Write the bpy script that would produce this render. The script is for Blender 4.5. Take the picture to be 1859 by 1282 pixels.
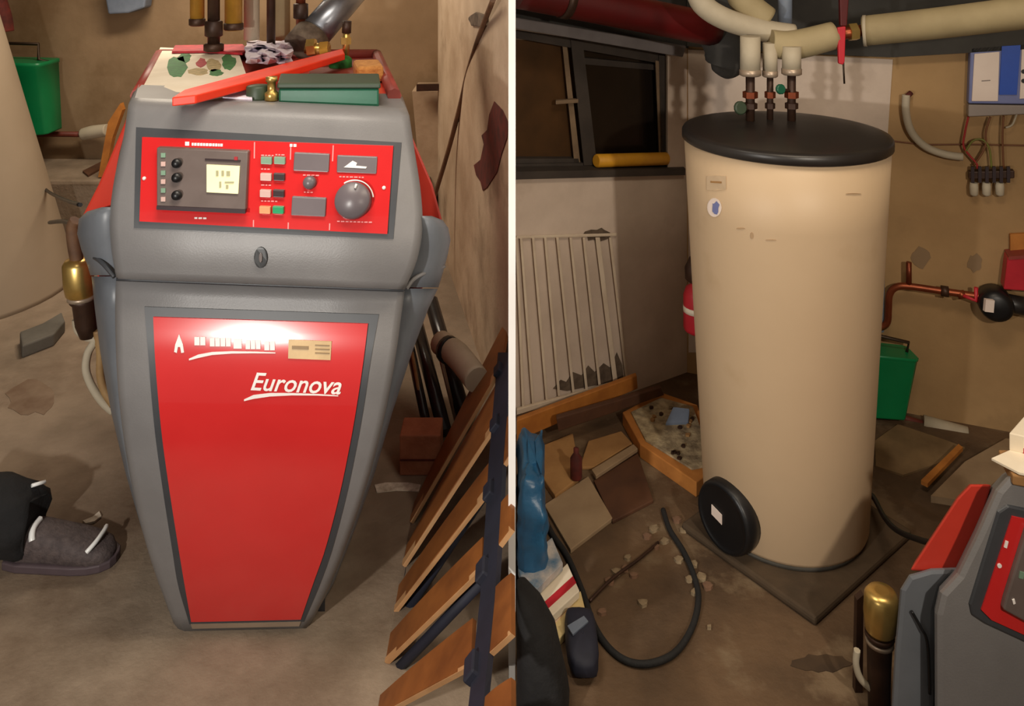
import bpy, math, random
from mathutils import Vector, Matrix
random.seed(7)
for o in list(bpy.data.objects): bpy.data.objects.remove(o)
S = bpy.context.scene
COL = S.collection

# ------------------------------------------------------------------ camera, world, lights
F, CX, HY, H = 1500.0, 929.5, -100.0, 1.63      # focal length (px), centre column, horizon row, eye height
cam = bpy.data.cameras.new('camera'); cam.sensor_width = 36.0
cam.lens = 36.0*F/1859.0; cam.shift_y = -(641.0-HY)/1859.0; cam.clip_start = 0.02
co = bpy.data.objects.new('camera', cam); COL.objects.link(co)
co.location = (0, 0, H); co.rotation_euler = (math.pi/2, 0, 0); S.camera = co
w = bpy.data.worlds.new('world'); S.world = w; w.use_nodes = True
w.node_tree.nodes['Background'].inputs[0].default_value = (1.0, 0.86, 0.70, 1)
w.node_tree.nodes['Background'].inputs[1].default_value = 0.20
S.view_settings.view_transform = 'Standard'; S.view_settings.look = 'None'
S.view_settings.exposure = 0.0; S.view_settings.gamma = 1.0
try: S.view_settings.use_curve_mapping = False
except Exception: pass

def lamp(name, kind, loc, energy, color, target=None, **kw):
    l = bpy.data.lights.new(name, kind); l.energy = energy; l.color = color
    for k, v in kw.items(): setattr(l, k, v)
    o = bpy.data.objects.new(name, l); COL.objects.link(o); o.location = loc
    if target is not None:
        d = Vector(target)-Vector(loc); o.rotation_euler = d.to_track_quat('-Z', 'Y').to_euler()
    return o
lamp('flash_heating_room', 'SPOT', (-1.10, 0.0, 1.33), 135, (1, .95, .88), (-0.75, 2.3, .75), spot_size=math.radians(84), spot_blend=.7, shadow_soft_size=.035)
lamp('flash_water_room', 'SPOT', (0.95, 0.0, 1.75), 88, (1, .88, .73), (0.70, 2.5, .55), spot_size=math.radians(70), spot_blend=.9, shadow_soft_size=.035)
lamp('fill_light_heating_room', 'AREA', (-.55, 1.7, 2.28), 16, (1, .90, .76), (-.55, 1.7, 0), shape='RECTANGLE', size=.7, size_y=.5)  # added fill light for the right wall, floor and slats
lamp('fill_light_heating_room_back', 'AREA', (-1.5, 3.9, 2.28), 38, (1, .86, .68), (-1.5, 3.9, 0), shape='RECTANGLE', size=1.0, size_y=.3)  # added fill light, brightens the tan back wall and the floor there
lamp('fill_light_water_room', 'AREA', (.75, 1.45, 2.28), 12, (1, .84, .64), (.75, 1.45, 0), shape='RECTANGLE', size=.8, size_y=.3)  # added fill light, lifts the walls around the tank

# ------------------------------------------------------------------ helpers
def P(px, py, Y): return Vector(((px-CX)*Y/F, Y, H-(py-HY)*Y/F))
def FL(px, py, z=0.0):
    return P(px, py, (H-z)*F/(py-HY))
def lin(c):
    c = c/255.0
    return c/12.92 if c <= .04045 else ((c+.055)/1.055)**2.4
def rgb(r, g, b): return (lin(r), lin(g), lin(b), 1)

MATS = {}
def mat(name, c1, c2=None, scale=8, rough=.6, metal=0.0, bump=0.0, bscale=None, detail=6, c3=None, s3=1.5, spec=.5, lo=.35, hi=.65, coat=0, lo3=.5, hi3=.62, emit=0):
    m = bpy.data.materials.new(name); m.use_nodes = True; nt = m.node_tree; N = nt.nodes; L = nt.links
    b = N['Principled BSDF']; b.inputs['Roughness'].default_value = rough; b.inputs['Metallic'].default_value = metal
    b.inputs['Specular IOR Level'].default_value = spec
    if coat: b.inputs['Coat Weight'].default_value = coat; b.inputs['Coat Roughness'].default_value = .05
    tc = N.new('ShaderNodeTexCoord')
    def noise(sc, det=detail):
        n = N.new('ShaderNodeTexNoise'); n.inputs['Scale'].default_value = sc; n.inputs['Detail'].default_value = det
        n.inputs['Roughness'].default_value = .6
        L.new(tc.outputs['Object'], n.inputs['Vector']); return n
    if c2 is None:
        c2 = tuple(min(1, x*.86) for x in c1[:3])+(1,)
    n1 = noise(scale); r = N.new('ShaderNodeValToRGB')
    r.color_ramp.elements[0].position = lo; r.color_ramp.elements[1].position = hi
    r.color_ramp.elements[0].color = c2; r.color_ramp.elements[1].color = c1
    L.new(n1.outputs['Fac'], r.inputs['Fac']); out = r.outputs['Color']
    if c3 is not None:
        n3 = noise(s3, 8); r3 = N.new('ShaderNodeValToRGB')
        r3.color_ramp.elements[0].position = lo3; r3.color_ramp.elements[1].position = hi3
        r3.color_ramp.elements[0].color = (0, 0, 0, 1); r3.color_ramp.elements[1].color = (1, 1, 1, 1)
        L.new(n3.outputs['Fac'], r3.inputs['Fac'])
        mx = N.new('ShaderNodeMixRGB'); L.new(r3.outputs['Color'], mx.inputs['Fac'])
        L.new(out, mx.inputs['Color1']); mx.inputs['Color2'].default_value = c3; out = mx.outputs['Color']
    L.new(out, b.inputs['Base Color'])
    if emit:
        L.new(out, b.inputs['Emission Color']); b.inputs['Emission Strength'].default_value = emit
    if bump:
        nb = noise(bscale or scale*3); bp = N.new('ShaderNodeBump'); bp.inputs['Strength'].default_value = bump
        bp.inputs['Distance'].default_value = .01
        L.new(nb.outputs['Fac'], bp.inputs['Height']); L.new(bp.outputs['Normal'], b.inputs['Normal'])
    MATS[name] = m; return m

class MB:
    def __init__(s): s.v = []; s.f = []; s.sm = []
    def add(s, vs, fs, smooth=False):
        o = len(s.v); s.v += [Vector(v) for v in vs]
        for f in fs: s.f.append(tuple(i+o for i in f)); s.sm.append(smooth)
        return s
    def prism(s, front, vec, smooth=False):
        n = len(front); vec = Vector(vec); fr = [Vector(p) for p in front]
        return s.add(fr+[p+vec for p in fr],
              [tuple(range(n)), tuple(range(2*n-1, n-1, -1))]+[(i, i+n, (i+1) % n+n, (i+1) % n) for i in range(n)], smooth)
    def pp(s, poly, Y, depth, dx=0, dz=0):           # outline -> solid slab of real depth
        return s.prism([P(p[0], p[1], p[2] if len(p) > 2 else Y) for p in poly], (dx, depth, dz))
    def box(s, c, size, rot=None):
        c = Vector(c); hx, hy, hz = [q/2 for q in size]; R = rot or Matrix.Identity(3)
        vs = [c+R@Vector((x*hx, y*hy, z*hz)) for z in (-1, 1) for x, y in ((-1, -1), (1, -1), (1, 1), (-1, 1))]
        return s.add(vs, [(3, 2, 1, 0), (4, 5, 6, 7), (0, 1, 5, 4), (1, 2, 6, 5), (2, 3, 7, 6), (3, 0, 4, 7)])
    def loft(s, rings, smooth=True, cap=True):
        n = len(rings[0]); vs = [v for r in rings for v in r]; fs = []
        for k in range(len(rings)-1):
            for i in range(n):
                j = (i+1) % n; fs.append((k*n+i, k*n+j, (k+1)*n+j, (k+1)*n+i))
        s.add(vs, fs, smooth)
        if cap:
            o = len(s.v)-len(vs)
            s.f.append(tuple(o+i for i in range(n-1, -1, -1))); s.sm.append(False)
            s.f.append(tuple(o+(len(rings)-1)*n+i for i in range(n))); s.sm.append(False)
        return s
    def tube(s, pts, r, n=10, spline=True, sub=6):
        pts = [Vector(p) for p in pts]; rs = list(r) if isinstance(r, (list, tuple)) else [r]*len(pts)
        if spline and len(pts) > 2:
            q = []; qr = []
            for i in range(len(pts)-1):
                p0 = pts[max(i-1, 0)]; p1 = pts[i]; p2 = pts[i+1]; p3 = pts[min(i+2, len(pts)-1)]
                for k in range(sub):
                    t = k/sub
                    q.append(.5*((2*p1)+(p2-p0)*t+(2*p0-5*p1+4*p2-p3)*t*t+(3*p1-p0-3*p2+p3)*t**3))
                    qr.append(rs[i]*(1-t)+rs[i+1]*t)
            q.append(pts[-1]); qr.append(rs[-1]); pts, rs = q, qr
        T = []
        for i in range(len(pts)):
            a = pts[max(i-1, 0)]; b = pts[min(i+1, len(pts)-1)]; T.append((b-a).normalized())
        u = T[0].orthogonal().normalized(); rings = []
        for i, p in enumerate(pts):
            u = (u-T[i]*u.dot(T[i])).normalized(); v = T[i].cross(u)
            rings.append([p+(u*math.cos(2*math.pi*k/n)+v*math.sin(2*math.pi*k/n))*rs[i] for k in range(n)])
        return s.loft(rings)
    def lathe(s, prof, origin, axis=(0, 0, 1), n=24, smooth=True):
        a = Vector(axis).normalized(); u = a.orthogonal().normalized(); v = a.cross(u); o = Vector(origin)
        return s.loft([[o+a*t+(u*math.cos(2*math.pi*k/n)+v*math.sin(2*math.pi*k/n))*max(r, 1e-4) for k in range(n)] for r, t in prof], smooth)
    def grid(s, rows, th=None, smooth=True):          # a sheet; with th a closed slab offset by th
        m, n = len(rows), len(rows[0])
        fr = [Vector(p) for r in rows for p in r]
        q = [(i*n+j, i*n+j+1, (i+1)*n+j+1, (i+1)*n+j) for i in range(m-1) for j in range(n-1)]
        if th is None: return s.add(fr, q, smooth)
        th = Vector(th); N0 = m*n
        fs = q+[tuple(N0+k for k in reversed(f)) for f in q]
        edge = [(0, j) for j in range(n)]+[(i, n-1) for i in range(1, m)]+[(m-1, j) for j in range(n-2, -1, -1)]+[(i, 0) for i in range(m-2, 0, -1)]
        e = [i*n+j for i, j in edge]
        s.add(fr+[p+th for p in fr], fs, smooth)
        rim = [fr[i] for i in e]; K = len(e)              # the rim keeps its own vertices so its edge stays crisp
        return s.add(rim+[p+th for p in rim], [(k, k+K, (k+1) % K+K, (k+1) % K) for k in range(K)], False)

def link(name, mb, m, parent=None, bevel=0, autosm=False):
    me = bpy.data.meshes.new(name)
    off = parent_world(parent) if parent is not None else Vector((0, 0, 0))
    ctr = Vector((0, 0, 0))
    if parent is None and mb.v:
        lo = Vector([min(v[i] for v in mb.v) for i in range(3)]); hi = Vector([max(v[i] for v in mb.v) for i in range(3)])
        ctr = Vector(((lo.x+hi.x)/2, (lo.y+hi.y)/2, lo.z)); off = ctr
    me.from_pydata([tuple(v-off) for v in mb.v], [], mb.f)
    me.polygons.foreach_set('use_smooth', mb.sm)
    me.validate(); me.update()
    import bmesh
    b = bmesh.new(); b.from_mesh(me); bmesh.ops.recalc_face_normals(b, faces=b.faces); b.to_mesh(me); b.free()
    me.materials.append(MATS[m] if isinstance(m, str) else m)
    o = bpy.data.objects.new(name, me); COL.objects.link(o)
    if parent is not None: o.parent = parent
    else: o.location = ctr
    if bevel:
        md = o.modifiers.new('bevel', 'BEVEL'); md.width = bevel; md.segments = 2; md.limit_method = 'ANGLE'; md.angle_limit = math.radians(40)
    return o
def parent_world(p):
    v = Vector(p.location)
    while p.parent is not None: p = p.parent; v += Vector(p.location)
    return v
def thing(name, label, cat, base, group=None):
    o = bpy.data.objects.new(name, None); COL.objects.link(o); o.location = base; o.empty_display_size = .05
    o['label'] = label; o['category'] = cat
    if group: o['group'] = group
    return o
def single(name, mb, m, label, cat, group=None, bevel=0):
    o = link(name, mb, m, None, bevel); o['label'] = label; o['category'] = cat
    if group: o['group'] = group
    return o
def struct(name, mb, m, bevel=0, label=None):
    o = link(name, mb, m, None, bevel); o['kind'] = 'structure'
    if label: o['label'] = label
    return o
def circ(cx, cy, r, n=16, ry=None):
    ry = ry or r
    return [(cx+r*math.cos(2*math.pi*k/n), cy+ry*math.sin(2*math.pi*k/n)) for k in range(n)]
def blob(cx, cy, rx, ry, n=14, j=.25):
    return [(cx+rx*(1+random.uniform(-j, j))*math.cos(2*math.pi*k/n), cy+ry*(1+random.uniform(-j, j))*math.sin(2*math.pi*k/n)) for k in range(n)]
def flat(poly, z, th):                                  # outline lying on a level surface at height z
    m = MB(); return m.prism([FL(p[0], p[1], z+th) for p in poly], (0, 0, -th))

# ------------------------------------------------------------------ materials
mat('floor_concrete', rgb(150, 132, 112), rgb(118, 102, 84), 3.0, .85, bump=.35, bscale=40, c3=rgb(92, 72, 54), s3=1.6, lo3=.52, hi3=.72)
mat('floor_dirty', rgb(104, 80, 56), rgb(70, 52, 34), 3.5, .75, bump=.4, bscale=30, c3=rgb(118, 98, 74), s3=5, lo3=.56, hi3=.66)
mat('tan_wall', rgb(150, 124, 94), rgb(128, 104, 76), 2.0, .85, bump=.15, bscale=25, c3=rgb(118, 92, 62), s3=1.2)
mat('dirty_plaster', rgb(194, 172, 146), rgb(160, 136, 110), 2.4, .85, bump=.25, bscale=22, c3=rgb(112, 88, 66), s3=1.9, lo3=.56, hi3=.74)
mat('white_plaster', rgb(212, 194, 178), rgb(190, 172, 156), 3.0, .85, bump=.15, bscale=22, c3=rgb(172, 152, 136), s3=2.2, lo3=.58, hi3=.74)
mat('ochre_wall', rgb(176, 142, 98), rgb(154, 122, 82), 2.0, .85, bump=.12, bscale=22, c3=rgb(122, 96, 66), s3=1.6, lo3=.56, hi3=.74)
mat('partition_white', rgb(245, 243, 240), rgb(235, 232, 228), 4, .6)
mat('dark_grey', rgb(64, 62, 58), rgb(46, 44, 42), 3, .9, bump=.2)
mat('ceiling_paint', rgb(170, 158, 140), None, 3, .9)
mat('spill', rgb(104, 80, 60), rgb(128, 108, 88), 9, .7)
mat('spill_dark', rgb(54, 40, 28), rgb(76, 58, 40), 9, .6)
mat('maroon', rgb(104, 34, 26), rgb(70, 24, 18), 20, .8)
mat('soot', rgb(112, 96, 80), rgb(78, 64, 52), 26, .9)
mat('grey_plastic', rgb(122, 120, 120), rgb(114, 112, 112), 6, .42, bump=.08, bscale=260)
mat('dark_plastic', rgb(62, 64, 68), rgb(54, 56, 60), 6, .45)
mat('side_plastic', rgb(106, 110, 116), rgb(96, 100, 106), 6, .42)
mat('red_gloss', rgb(208, 40, 42), rgb(200, 36, 38), 3, .2, spec=.6, coat=1)
mat('red_body', rgb(206, 62, 46), rgb(190, 54, 40), 4, .3)
mat('white_print', rgb(246, 240, 236), None, 4, .5)
mat('pale_line', rgb(244, 150, 150), None, 4, .5)
mat('black', rgb(22, 22, 24), rgb(16, 16, 18), 6, .4)
mat('black_rough', rgb(30, 29, 29), rgb(20, 20, 20), 10, .8, bump=.3, bscale=60)
mat('module_grey', rgb(104, 92, 88), rgb(92, 80, 76), 8, .4)
mat('lcd', rgb(244, 238, 190), rgb(238, 230, 176), 5, .35, emit=.25)
mat('lcd_ink', rgb(170, 166, 130), None, 5, .5)
mat('button_green', rgb(120, 150, 128), None, 5, .4)
mat('button_light', rgb(200, 168, 160), None, 5, .4)
mat('button_dark', rgb(48, 34, 38), None, 5, .4)
mat('button_orange', rgb(226, 150, 104), None, 5, .4)
mat('lamp_green', rgb(40, 150, 100), None, 5, .3)
mat('screen_grey', rgb(106, 98, 102), rgb(98, 90, 94), 5, .35)
mat('sticker_gold', rgb(206, 172, 118), rgb(190, 156, 104), 20, .45)
mat('sticker_ink', rgb(140, 110, 66), None, 20, .5)
mat('strip_metal', rgb(180, 160, 140), None, 8, .4, .5)
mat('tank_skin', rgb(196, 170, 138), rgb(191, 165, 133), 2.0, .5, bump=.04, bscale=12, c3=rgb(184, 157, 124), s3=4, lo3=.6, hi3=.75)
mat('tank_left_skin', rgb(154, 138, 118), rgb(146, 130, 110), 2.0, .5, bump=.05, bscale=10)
mat('lid_black', rgb(40, 36, 34), rgb(34, 30, 28), 8, .38)
mat('tank_scuff', rgb(176, 146, 112), None, 6, .6)
mat('faint_sticker', rgb(206, 180, 148), None, 6, .5)
mat('blue_logo', rgb(120, 110, 150), rgb(220, 200, 180), 60, .5)
mat('plinth', rgb(88, 70, 50), rgb(66, 52, 36), 5, .85, bump=.35)
mat('plinth_grey', rgb(100, 96, 88), rgb(80, 76, 68), 5, .85, bump=.35)
mat('bucket_green', rgb(0, 128, 74), rgb(0, 116, 66), 4, .4)
mat('wire', rgb(70, 56, 44), None, 10, .5, .6)
mat('copper', rgb(150, 78, 48), rgb(120, 58, 36), 10, .4, .7)
mat('rust_red', rgb(110, 44, 30), rgb(86, 34, 24), 10, .6)
mat('insulation', rgb(168, 152, 116), rgb(150, 134, 100), 5, .7, bump=.06)
mat('insulation_white', rgb(188, 176, 154), rgb(168, 156, 134), 5, .7, bump=.06)
mat('brass', rgb(222, 190, 116), rgb(196, 160, 88), 12, .32, .85)
mat('dark_brown_metal', rgb(74, 50, 36), rgb(54, 36, 28), 12, .5, .4)
mat('rusty_brown', rgb(112, 80, 54), rgb(84, 58, 40), 12, .7)
mat('gold_paint', rgb(190, 140, 50), rgb(160, 116, 40), 8, .5, .2)
mat('flue', rgb(160, 164, 172), rgb(130, 132, 140), 6, .3, .85)
mat('paper', rgb(240, 228, 206), rgb(228, 214, 190), 10, .75)
mat('paper_cool', rgb(232, 222, 232), rgb(198, 186, 206), 14, .75)
mat('paper_lilac', rgb(226, 216, 226), rgb(208, 196, 210), 6, .75)
mat('print_green', rgb(44, 130, 50), rgb(26, 90, 34), 60, .7)
mat('print_red', rgb(190, 40, 50), rgb(150, 26, 36), 40, .7)
mat('print_olive', rgb(150, 132, 80), rgb(196, 170, 120), 60, .7)
mat('orange_red', rgb(246, 62, 30), rgb(232, 50, 24), 8, .4)
mat('case_green', rgb(28, 96, 70), rgb(22, 80, 58), 6, .35)
mat('case_dark', rgb(52, 66, 48), None, 8, .5)
mat('sponge', rgb(212, 150, 80), rgb(180, 118, 60), 40, .9, bump=.4)
mat('rim_red', rgb(150, 62, 52), rgb(126, 50, 42), 8, .5)
mat('wood_slat', rgb(140, 84, 38), rgb(112, 64, 28), 9, .5)
mat('wood_edge', rgb(196, 150, 104), rgb(176, 128, 84), 9, .6)
mat('navy_rubber', rgb(34, 36, 52), rgb(26, 28, 42), 9, .7)
mat('black_pipe', rgb(42, 38, 38), rgb(32, 28, 28), 9, .28)
mat('pale_wood', rgb(170, 138, 92), rgb(140, 108, 70), 9, .6)
mat('brick', rgb(178, 112, 80), rgb(154, 92, 64), 14, .85, bump=.3)
mat('chalk', rgb(206, 196, 180), rgb(160, 146, 128), 40, .9)
mat('cloth_black', rgb(26, 25, 26), rgb(18, 17, 18), 14, .9, bump=.5, bscale=30)
mat('shoe_grey', rgb(92, 80, 78), rgb(70, 60, 60), 60, .7, bump=.4, bscale=120)
mat('shoe_sole', rgb(84, 70, 74), None, 20, .6)
mat('reflective', rgb(250, 250, 248), None, 5, .3)
mat('steel_red', rgb(92, 8, 10), rgb(72, 6, 8), 4, .45)
mat('lintel', rgb(128, 122, 122), rgb(106, 100, 100), 5, .8)
mat('window_frame', rgb(66, 58, 52), rgb(50, 44, 40), 8, .6)
mat('window_light', rgb(134, 112, 88), rgb(110, 90, 70), 9, .6)
mat('pane_board', rgb(82, 56, 32), rgb(64, 44, 26), 5, .35)
mat('pane_dark', rgb(36, 28, 22), rgb(28, 22, 18), 5, .2)
mat('yellow_roll', rgb(224, 164, 40), rgb(200, 140, 30), 8, .55)
mat('gate_white', rgb(220, 204, 182), rgb(200, 182, 160), 8, .6)
mat('board_orange', rgb(190, 122, 50), rgb(156, 94, 36), 8, .6)
mat('board_brown', rgb(92, 58, 36), rgb(72, 44, 28), 8, .7)
mat('board_beige', rgb(158, 134, 104), rgb(142, 118, 90), 10, .8)
mat('dull_board', rgb(132, 106, 72), rgb(104, 82, 54), 6, .85)
mat('cardboard', rgb(170, 128, 78), rgb(146, 106, 62), 8, .85)
mat('cardboard_orange', rgb(196, 128, 58), rgb(166, 104, 44), 8, .85)
mat('speckle', rgb(190, 172, 136), rgb(120, 104, 80), 26, .85, bump=.4)
mat('rubble_white', rgb(158, 138, 108), rgb(112, 94, 70), 30, .9)
mat('rubble_pink', rgb(136, 102, 78), rgb(100, 74, 56), 30, .9)
mat('blue_bag', rgb(52, 112, 156), rgb(34, 84, 124), 7, .35, bump=.35, bscale=14)
mat('blue_grey', rgb(120, 130, 146), rgb(98, 108, 124), 6, .6)
mat('magazine_a', rgb(206, 196, 186), rgb(80, 120, 150), 18, .5)
mat('magazine_b', rgb(226, 196, 170), rgb(206, 150, 110), 16, .5)
mat('magazine_c', rgb(226, 206, 152), rgb(210, 186, 130), 10, .5)
mat('ctrl_blue', rgb(30, 82, 190), rgb(26, 72, 172), 6, .4)
mat('ctrl_frame', rgb(120, 128, 176), rgb(108, 116, 164), 6, .45)
mat('ctrl_white', rgb(236, 220, 208), rgb(230, 212, 200), 6, .45)
mat('ctrl_grey', rgb(150, 138, 130), None, 6, .5)
mat('wire_red', rgb(170, 40, 40), None, 6, .5)
mat('wire_green', rgb(120, 120, 50), None, 6, .5)
mat('wire_brown', rgb(120, 74, 40), None, 6, .5)
mat('pump_red', rgb(196, 38, 52), rgb(176, 32, 44), 8, .45)

# ------------------------------------------------------------------ walls: vertical planes
class Wall:
    def __init__(s, a, b):
        s.a = Vector(a); s.b = Vector(b); d = (s.b-s.a).normalized(); s.n = Vector((d.y, -d.x))
        if s.n.y > 0: s.n = -s.n
        s.d = s.n.dot(s.a); s.ext = Vector((-s.n.x, -s.n.y, 0))
    def at(s, px, py, off=0.0):
        a = (px-CX)/F; Y = (s.d+off)/(s.n.x*a+s.n.y); return P(px, py, Y)
    def slab(s, mb, poly, off, th):
        return mb.prism([s.at(p[0], p[1], off) for p in poly], s.ext*th)
ZT = 2.35
def wallbox(a, b, th, z0=0, z1=ZT, back=True):
    a = Vector(a); b = Vector(b); d = (b-a).normalized(); n = Vector((d.y, -d.x))
    if n.y > 0: n = -n
    m = MB(); pts = [Vector((a.x, a.y, z0)), Vector((b.x, b.y, z0)), Vector((b.x, b.y, z1)), Vector((a.x, a.y, z1))]
    return m.prism(pts, (-n.x*th, -n.y*th, 0))

# heating room (left) and hot-water room (right), parted by a thin white partition
m = MB(); m.box((-2.0, 2.55, -.05), (3.985, 5.1, .1)); struct('floor', m, 'floor_concrete')
m = MB(); m.box((1.25, 1.85, -.05), (2.485, 3.7, .1)); struct('floor', m, 'floor_dirty')
struct('partition_wall', MB().box((0, 3.45, ZT/2), (.0162, 3.164, ZT)), 'partition_white')
WBL = Wall((-3.9, 5.0), (-.3, 5.0)); WRL = Wall((-.4125, 4.6), (-.0085, 2.7))
m = wallbox((-4.0, 5.0), (-.40, 5.0), .1); struct('wall_back', m, 'tan_wall')
m = wallbox((-.4435, 5.0), (-.4125, 4.6), .05) if False else MB()
m.prism([(-.44, 5.0, 0), (-.4125, 4.6, 0), (-.0085, 2.7, 0), (-.0085, 5.0, 0)], (0, 0, ZT)); struct('wall_right', m, 'dirty_plaster')
struct('wall_left', MB().box((-4.05, 2.55, ZT/2), (.1, 5.1, ZT)), 'tan_wall')
m = MB(); m.box((-2.2, 4.76, .17), (3.5, .48, .34)); struct('floor', m, 'floor_concrete', bevel=.02)
struct('ceiling', MB().box((-2.0, 2.6, ZT+.05), (4.2, 5.2, .1)), 'ceiling_paint')
struct('ceiling', MB().box((1.25, 1.85, ZT+.05), (2.6, 3.7, .1)), 'ceiling_paint')

A = (.0085, 2.75); C = (.6668, 3.15); B = (2.45, 2.4622)
WL = Wall(A, C); WR = Wall(C, B); WL.ext = Vector((0, 1/abs(WL.n.y), 0))

# window wall of the hot-water room: masonry round the opening
m = MB()
bot = [WL.at(930, 324), WL.at(1247, 316)]
def gz(v, z): return Vector((v.x, v.y, z))
wn = (0, .19, 0)
a0, c0 = Vector((A[0], A[1], 0)), Vector((C[0], C[1], 0))
m.prism([a0, c0, gz(c0, bot[1].z), gz(a0, bot[0].z)], wn)
tl, tr = WL.at(930, 54), WL.at(1247, 100)
m.prism([gz(a0, tl.z), gz(c0, tr.z), gz(c0, ZT), gz(a0, ZT)], wn)
q = WL.at(1212, 300); q = Vector((q.x, q.y, 0))
m.prism([gz(q, WL.at(1212, 317).z), gz(c0, bot[1].z), gz(c0, tr.z), gz(q, WL.at(1212, 96).z)], wn)
struct('wall_left', m, 'white_plaster')
m = wallbox(C, B, .12); struct('wall_back', m, 'ochre_wall')
struct('wall_right', MB().box((2.5, 1.3, ZT/2), (.1, 2.4, ZT)), 'ochre_wall')
# white painted plaster coat on the back wall beside the corner
m = MB(); WR.slab(m, [(1249, 90), (1621, 108), (1612, 238), (1604, 420), (1590, 640), (1250, 640)], .006, .005); struct('trim_1', m, 'white_plaster', label='white painted plaster patch on the ochre wall behind the water tank')
# added dark slabs standing in for the dark ceiling over both walls
m = MB(); WR.slab(m, [(1247, -60), (1960, -60), (1960, 84), (1620, 104), (1420, 96), (1247, 84)], .05, .05); struct('trim_2', m, 'dark_grey', label='added dark slab standing in for the dark ceiling behind the pipes')
m = MB(); WL.slab(m, [(936, -60), (1250, -60), (1250, 88), (936, 34)], .03, .03); struct('trim_3', m, 'dark_grey', label='added dark strip standing in for the dark ceiling above the cellar window')
m = MB(); WL.slab(m, [(936, 32), (1246, 84), (1240, 104), (936, 52)], .05, .05); struct('trim_4', m, 'lintel', label='blue-grey lintel edge above the cellar window', bevel=.004)
# window
win = bpy.data.objects.new('window_1', None); COL.objects.link(win); win.location = WL.at(1080, 318, -.06); win['kind'] = 'structure'
win['label'] = 'dark two-sash cellar window in the white wall'
def wp(name, poly, off, th, mt, par=win, bevel=0):
    mb = MB(); WL.slab(mb, poly, off, th); return link(name, mb, mt, par, bevel)
wp('frame', [(930, 54), (1214, 96), (1214, 118), (930, 68)], -.035, .06, 'window_frame')
wp('frame', [(930, 298), (1214, 294), (1214, 320), (930, 326)], -.035, .06, 'window_frame')
wp('frame', [(1196, 100), (1214, 102), (1214, 318), (1200, 318)], -.03, .06, 'window_frame')
wp('mullion', [(1036, 72), (1058, 76), (1084, 300), (1060, 300)], -.03, .05, 'window_frame')
s1 = wp('pane', [(930, 60), (1040, 70), (1066, 304), (930, 304)], -.07, .02, 'pane_board')
wp('sash', [(1020, 70), (1028, 71), (1054, 300), (1043, 300)], -.045, .03, 'window_light', s1)
wp('sash', [(930, 64), (1030, 68), (1030, 75), (930, 72)], -.045, .03, 'window_light', s1)
wp('sash', [(930, 288), (1050, 288), (1052, 297), (930, 298)], -.045, .03, 'window_frame', s1)
wp('handle', [(1009, 183), (1050, 180), (1050, 187), (1009, 190)], -.025, .02, 'window_light', s1, .002)
s2 = wp('pane', [(1052, 76), (1206, 100), (1206, 304), (1070, 304)], -.075, .02, 'pane_dark')
wp('sash', [(1060, 105), (1196, 118), (1196, 128), (1062, 117)], -.055, .03, 'window_frame', s2)
wp('hinge_rod', [(1190, 110), (1196, 111), (1203, 284), (1197, 284)], -.03, .012, 'window_light', s2)
mb = MB(); WL.slab(mb, [(930, 312), (1244, 306), (1244, 318), (930, 326)], .02, .2); link('window_sill', mb, 'window_frame', win)
# yellow roll on the sill
a, b = WL.at(1082, 292, -.005), WL.at(1210, 288, -.005)
single('yellow_roll', MB().lathe([(.02, 0), (.024, .004), (.024, (b-a).length-.004), (.02, (b-a).length)], a, b-a, 16), 'yellow_roll', 'yellow rolled tube lying on the cellar window sill', 'roll')
# soot smudge on the wall
m = MB(); WL.slab(m, blob(1084, 427, 24, 12, 16, .3), .003, .002); o = link('stain', m, 'soot', None); o['kind'] = 'structure'; o['label'] = 'dark sooty smudge on the white wall above the gate bars'

# maroon stain and bare patch on the right plaster wall of the heating room
m = MB(); WRL.slab(m, [(897, 184), (912, 200), (922, 222), (920, 250), (910, 280), (902, 312), (884, 340), (876, 346), (872, 330), (864, 318), (860, 300), (872, 290), (878, 262), (874, 246), (884, 236), (888, 208)], .003, .002)
o = link('stain', m, 'maroon', None); o['kind'] = 'structure'; o['label'] = 'dark maroon paint stain on the dirty plaster wall'
m = MB(); WRL.slab(m, blob(866, 36, 16, 13, 14, .2), .01, .009); single('wall_socket', m, 'soot', 'small dark socket high on the dirty plaster wall', 'socket', bevel=.004)

# ------------------------------------------------------------------ heating boiler (left room)
def interp(t, xs, ys):
    if t <= xs[0]: return ys[0]+(t-xs[0])*(ys[1]-ys[0])/(xs[1]-xs[0])
    for i in range(len(xs)-1):
        if t <= xs[i+1]: return ys[i]+(t-xs[i])*(ys[i+1]-ys[i])/(xs[i+1]-xs[i])
    return ys[-1]+(t-xs[-1])*(ys[-1]-ys[-2])/(xs[-1]-xs[-2])
def interps(t, xs, ys):                                 # smooth (hermite) version
    if t <= xs[0] or t >= xs[-1]: return interp(t, xs, ys)
    n = len(xs); i = max(k for k in range(n-1) if xs[k] <= t)
    def sl(k):
        if k == 0: return (ys[1]-ys[0])/(xs[1]-xs[0])
        if k == n-1: return (ys[-1]-ys[-2])/(xs[-1]-xs[-2])
        return (ys[k+1]-ys[k-1])/(xs[k+1]-xs[k-1])
    h = xs[i+1]-xs[i]; u = (t-xs[i])/h
    return (2*u**3-3*u*u+1)*ys[i]+(u**3-2*u*u+u)*h*sl(i)+(-2*u**3+3*u*u)*ys[i+1]+(u**3-u*u)*h*sl(i+1)
CM = [194, 258, 338, 406, 462, 516]                     # console rows
CLx = [236, 224, 207, 199, 202, 211]; CRx = [740, 752, 764, 767, 757, 735]
CY = [2.075, 2.03, 1.975, 1.935, 1.915, 1.91]
DM = [518, 570, 630, 708, 802, 900, 1000, 1078, 1143]   # door rows
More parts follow.
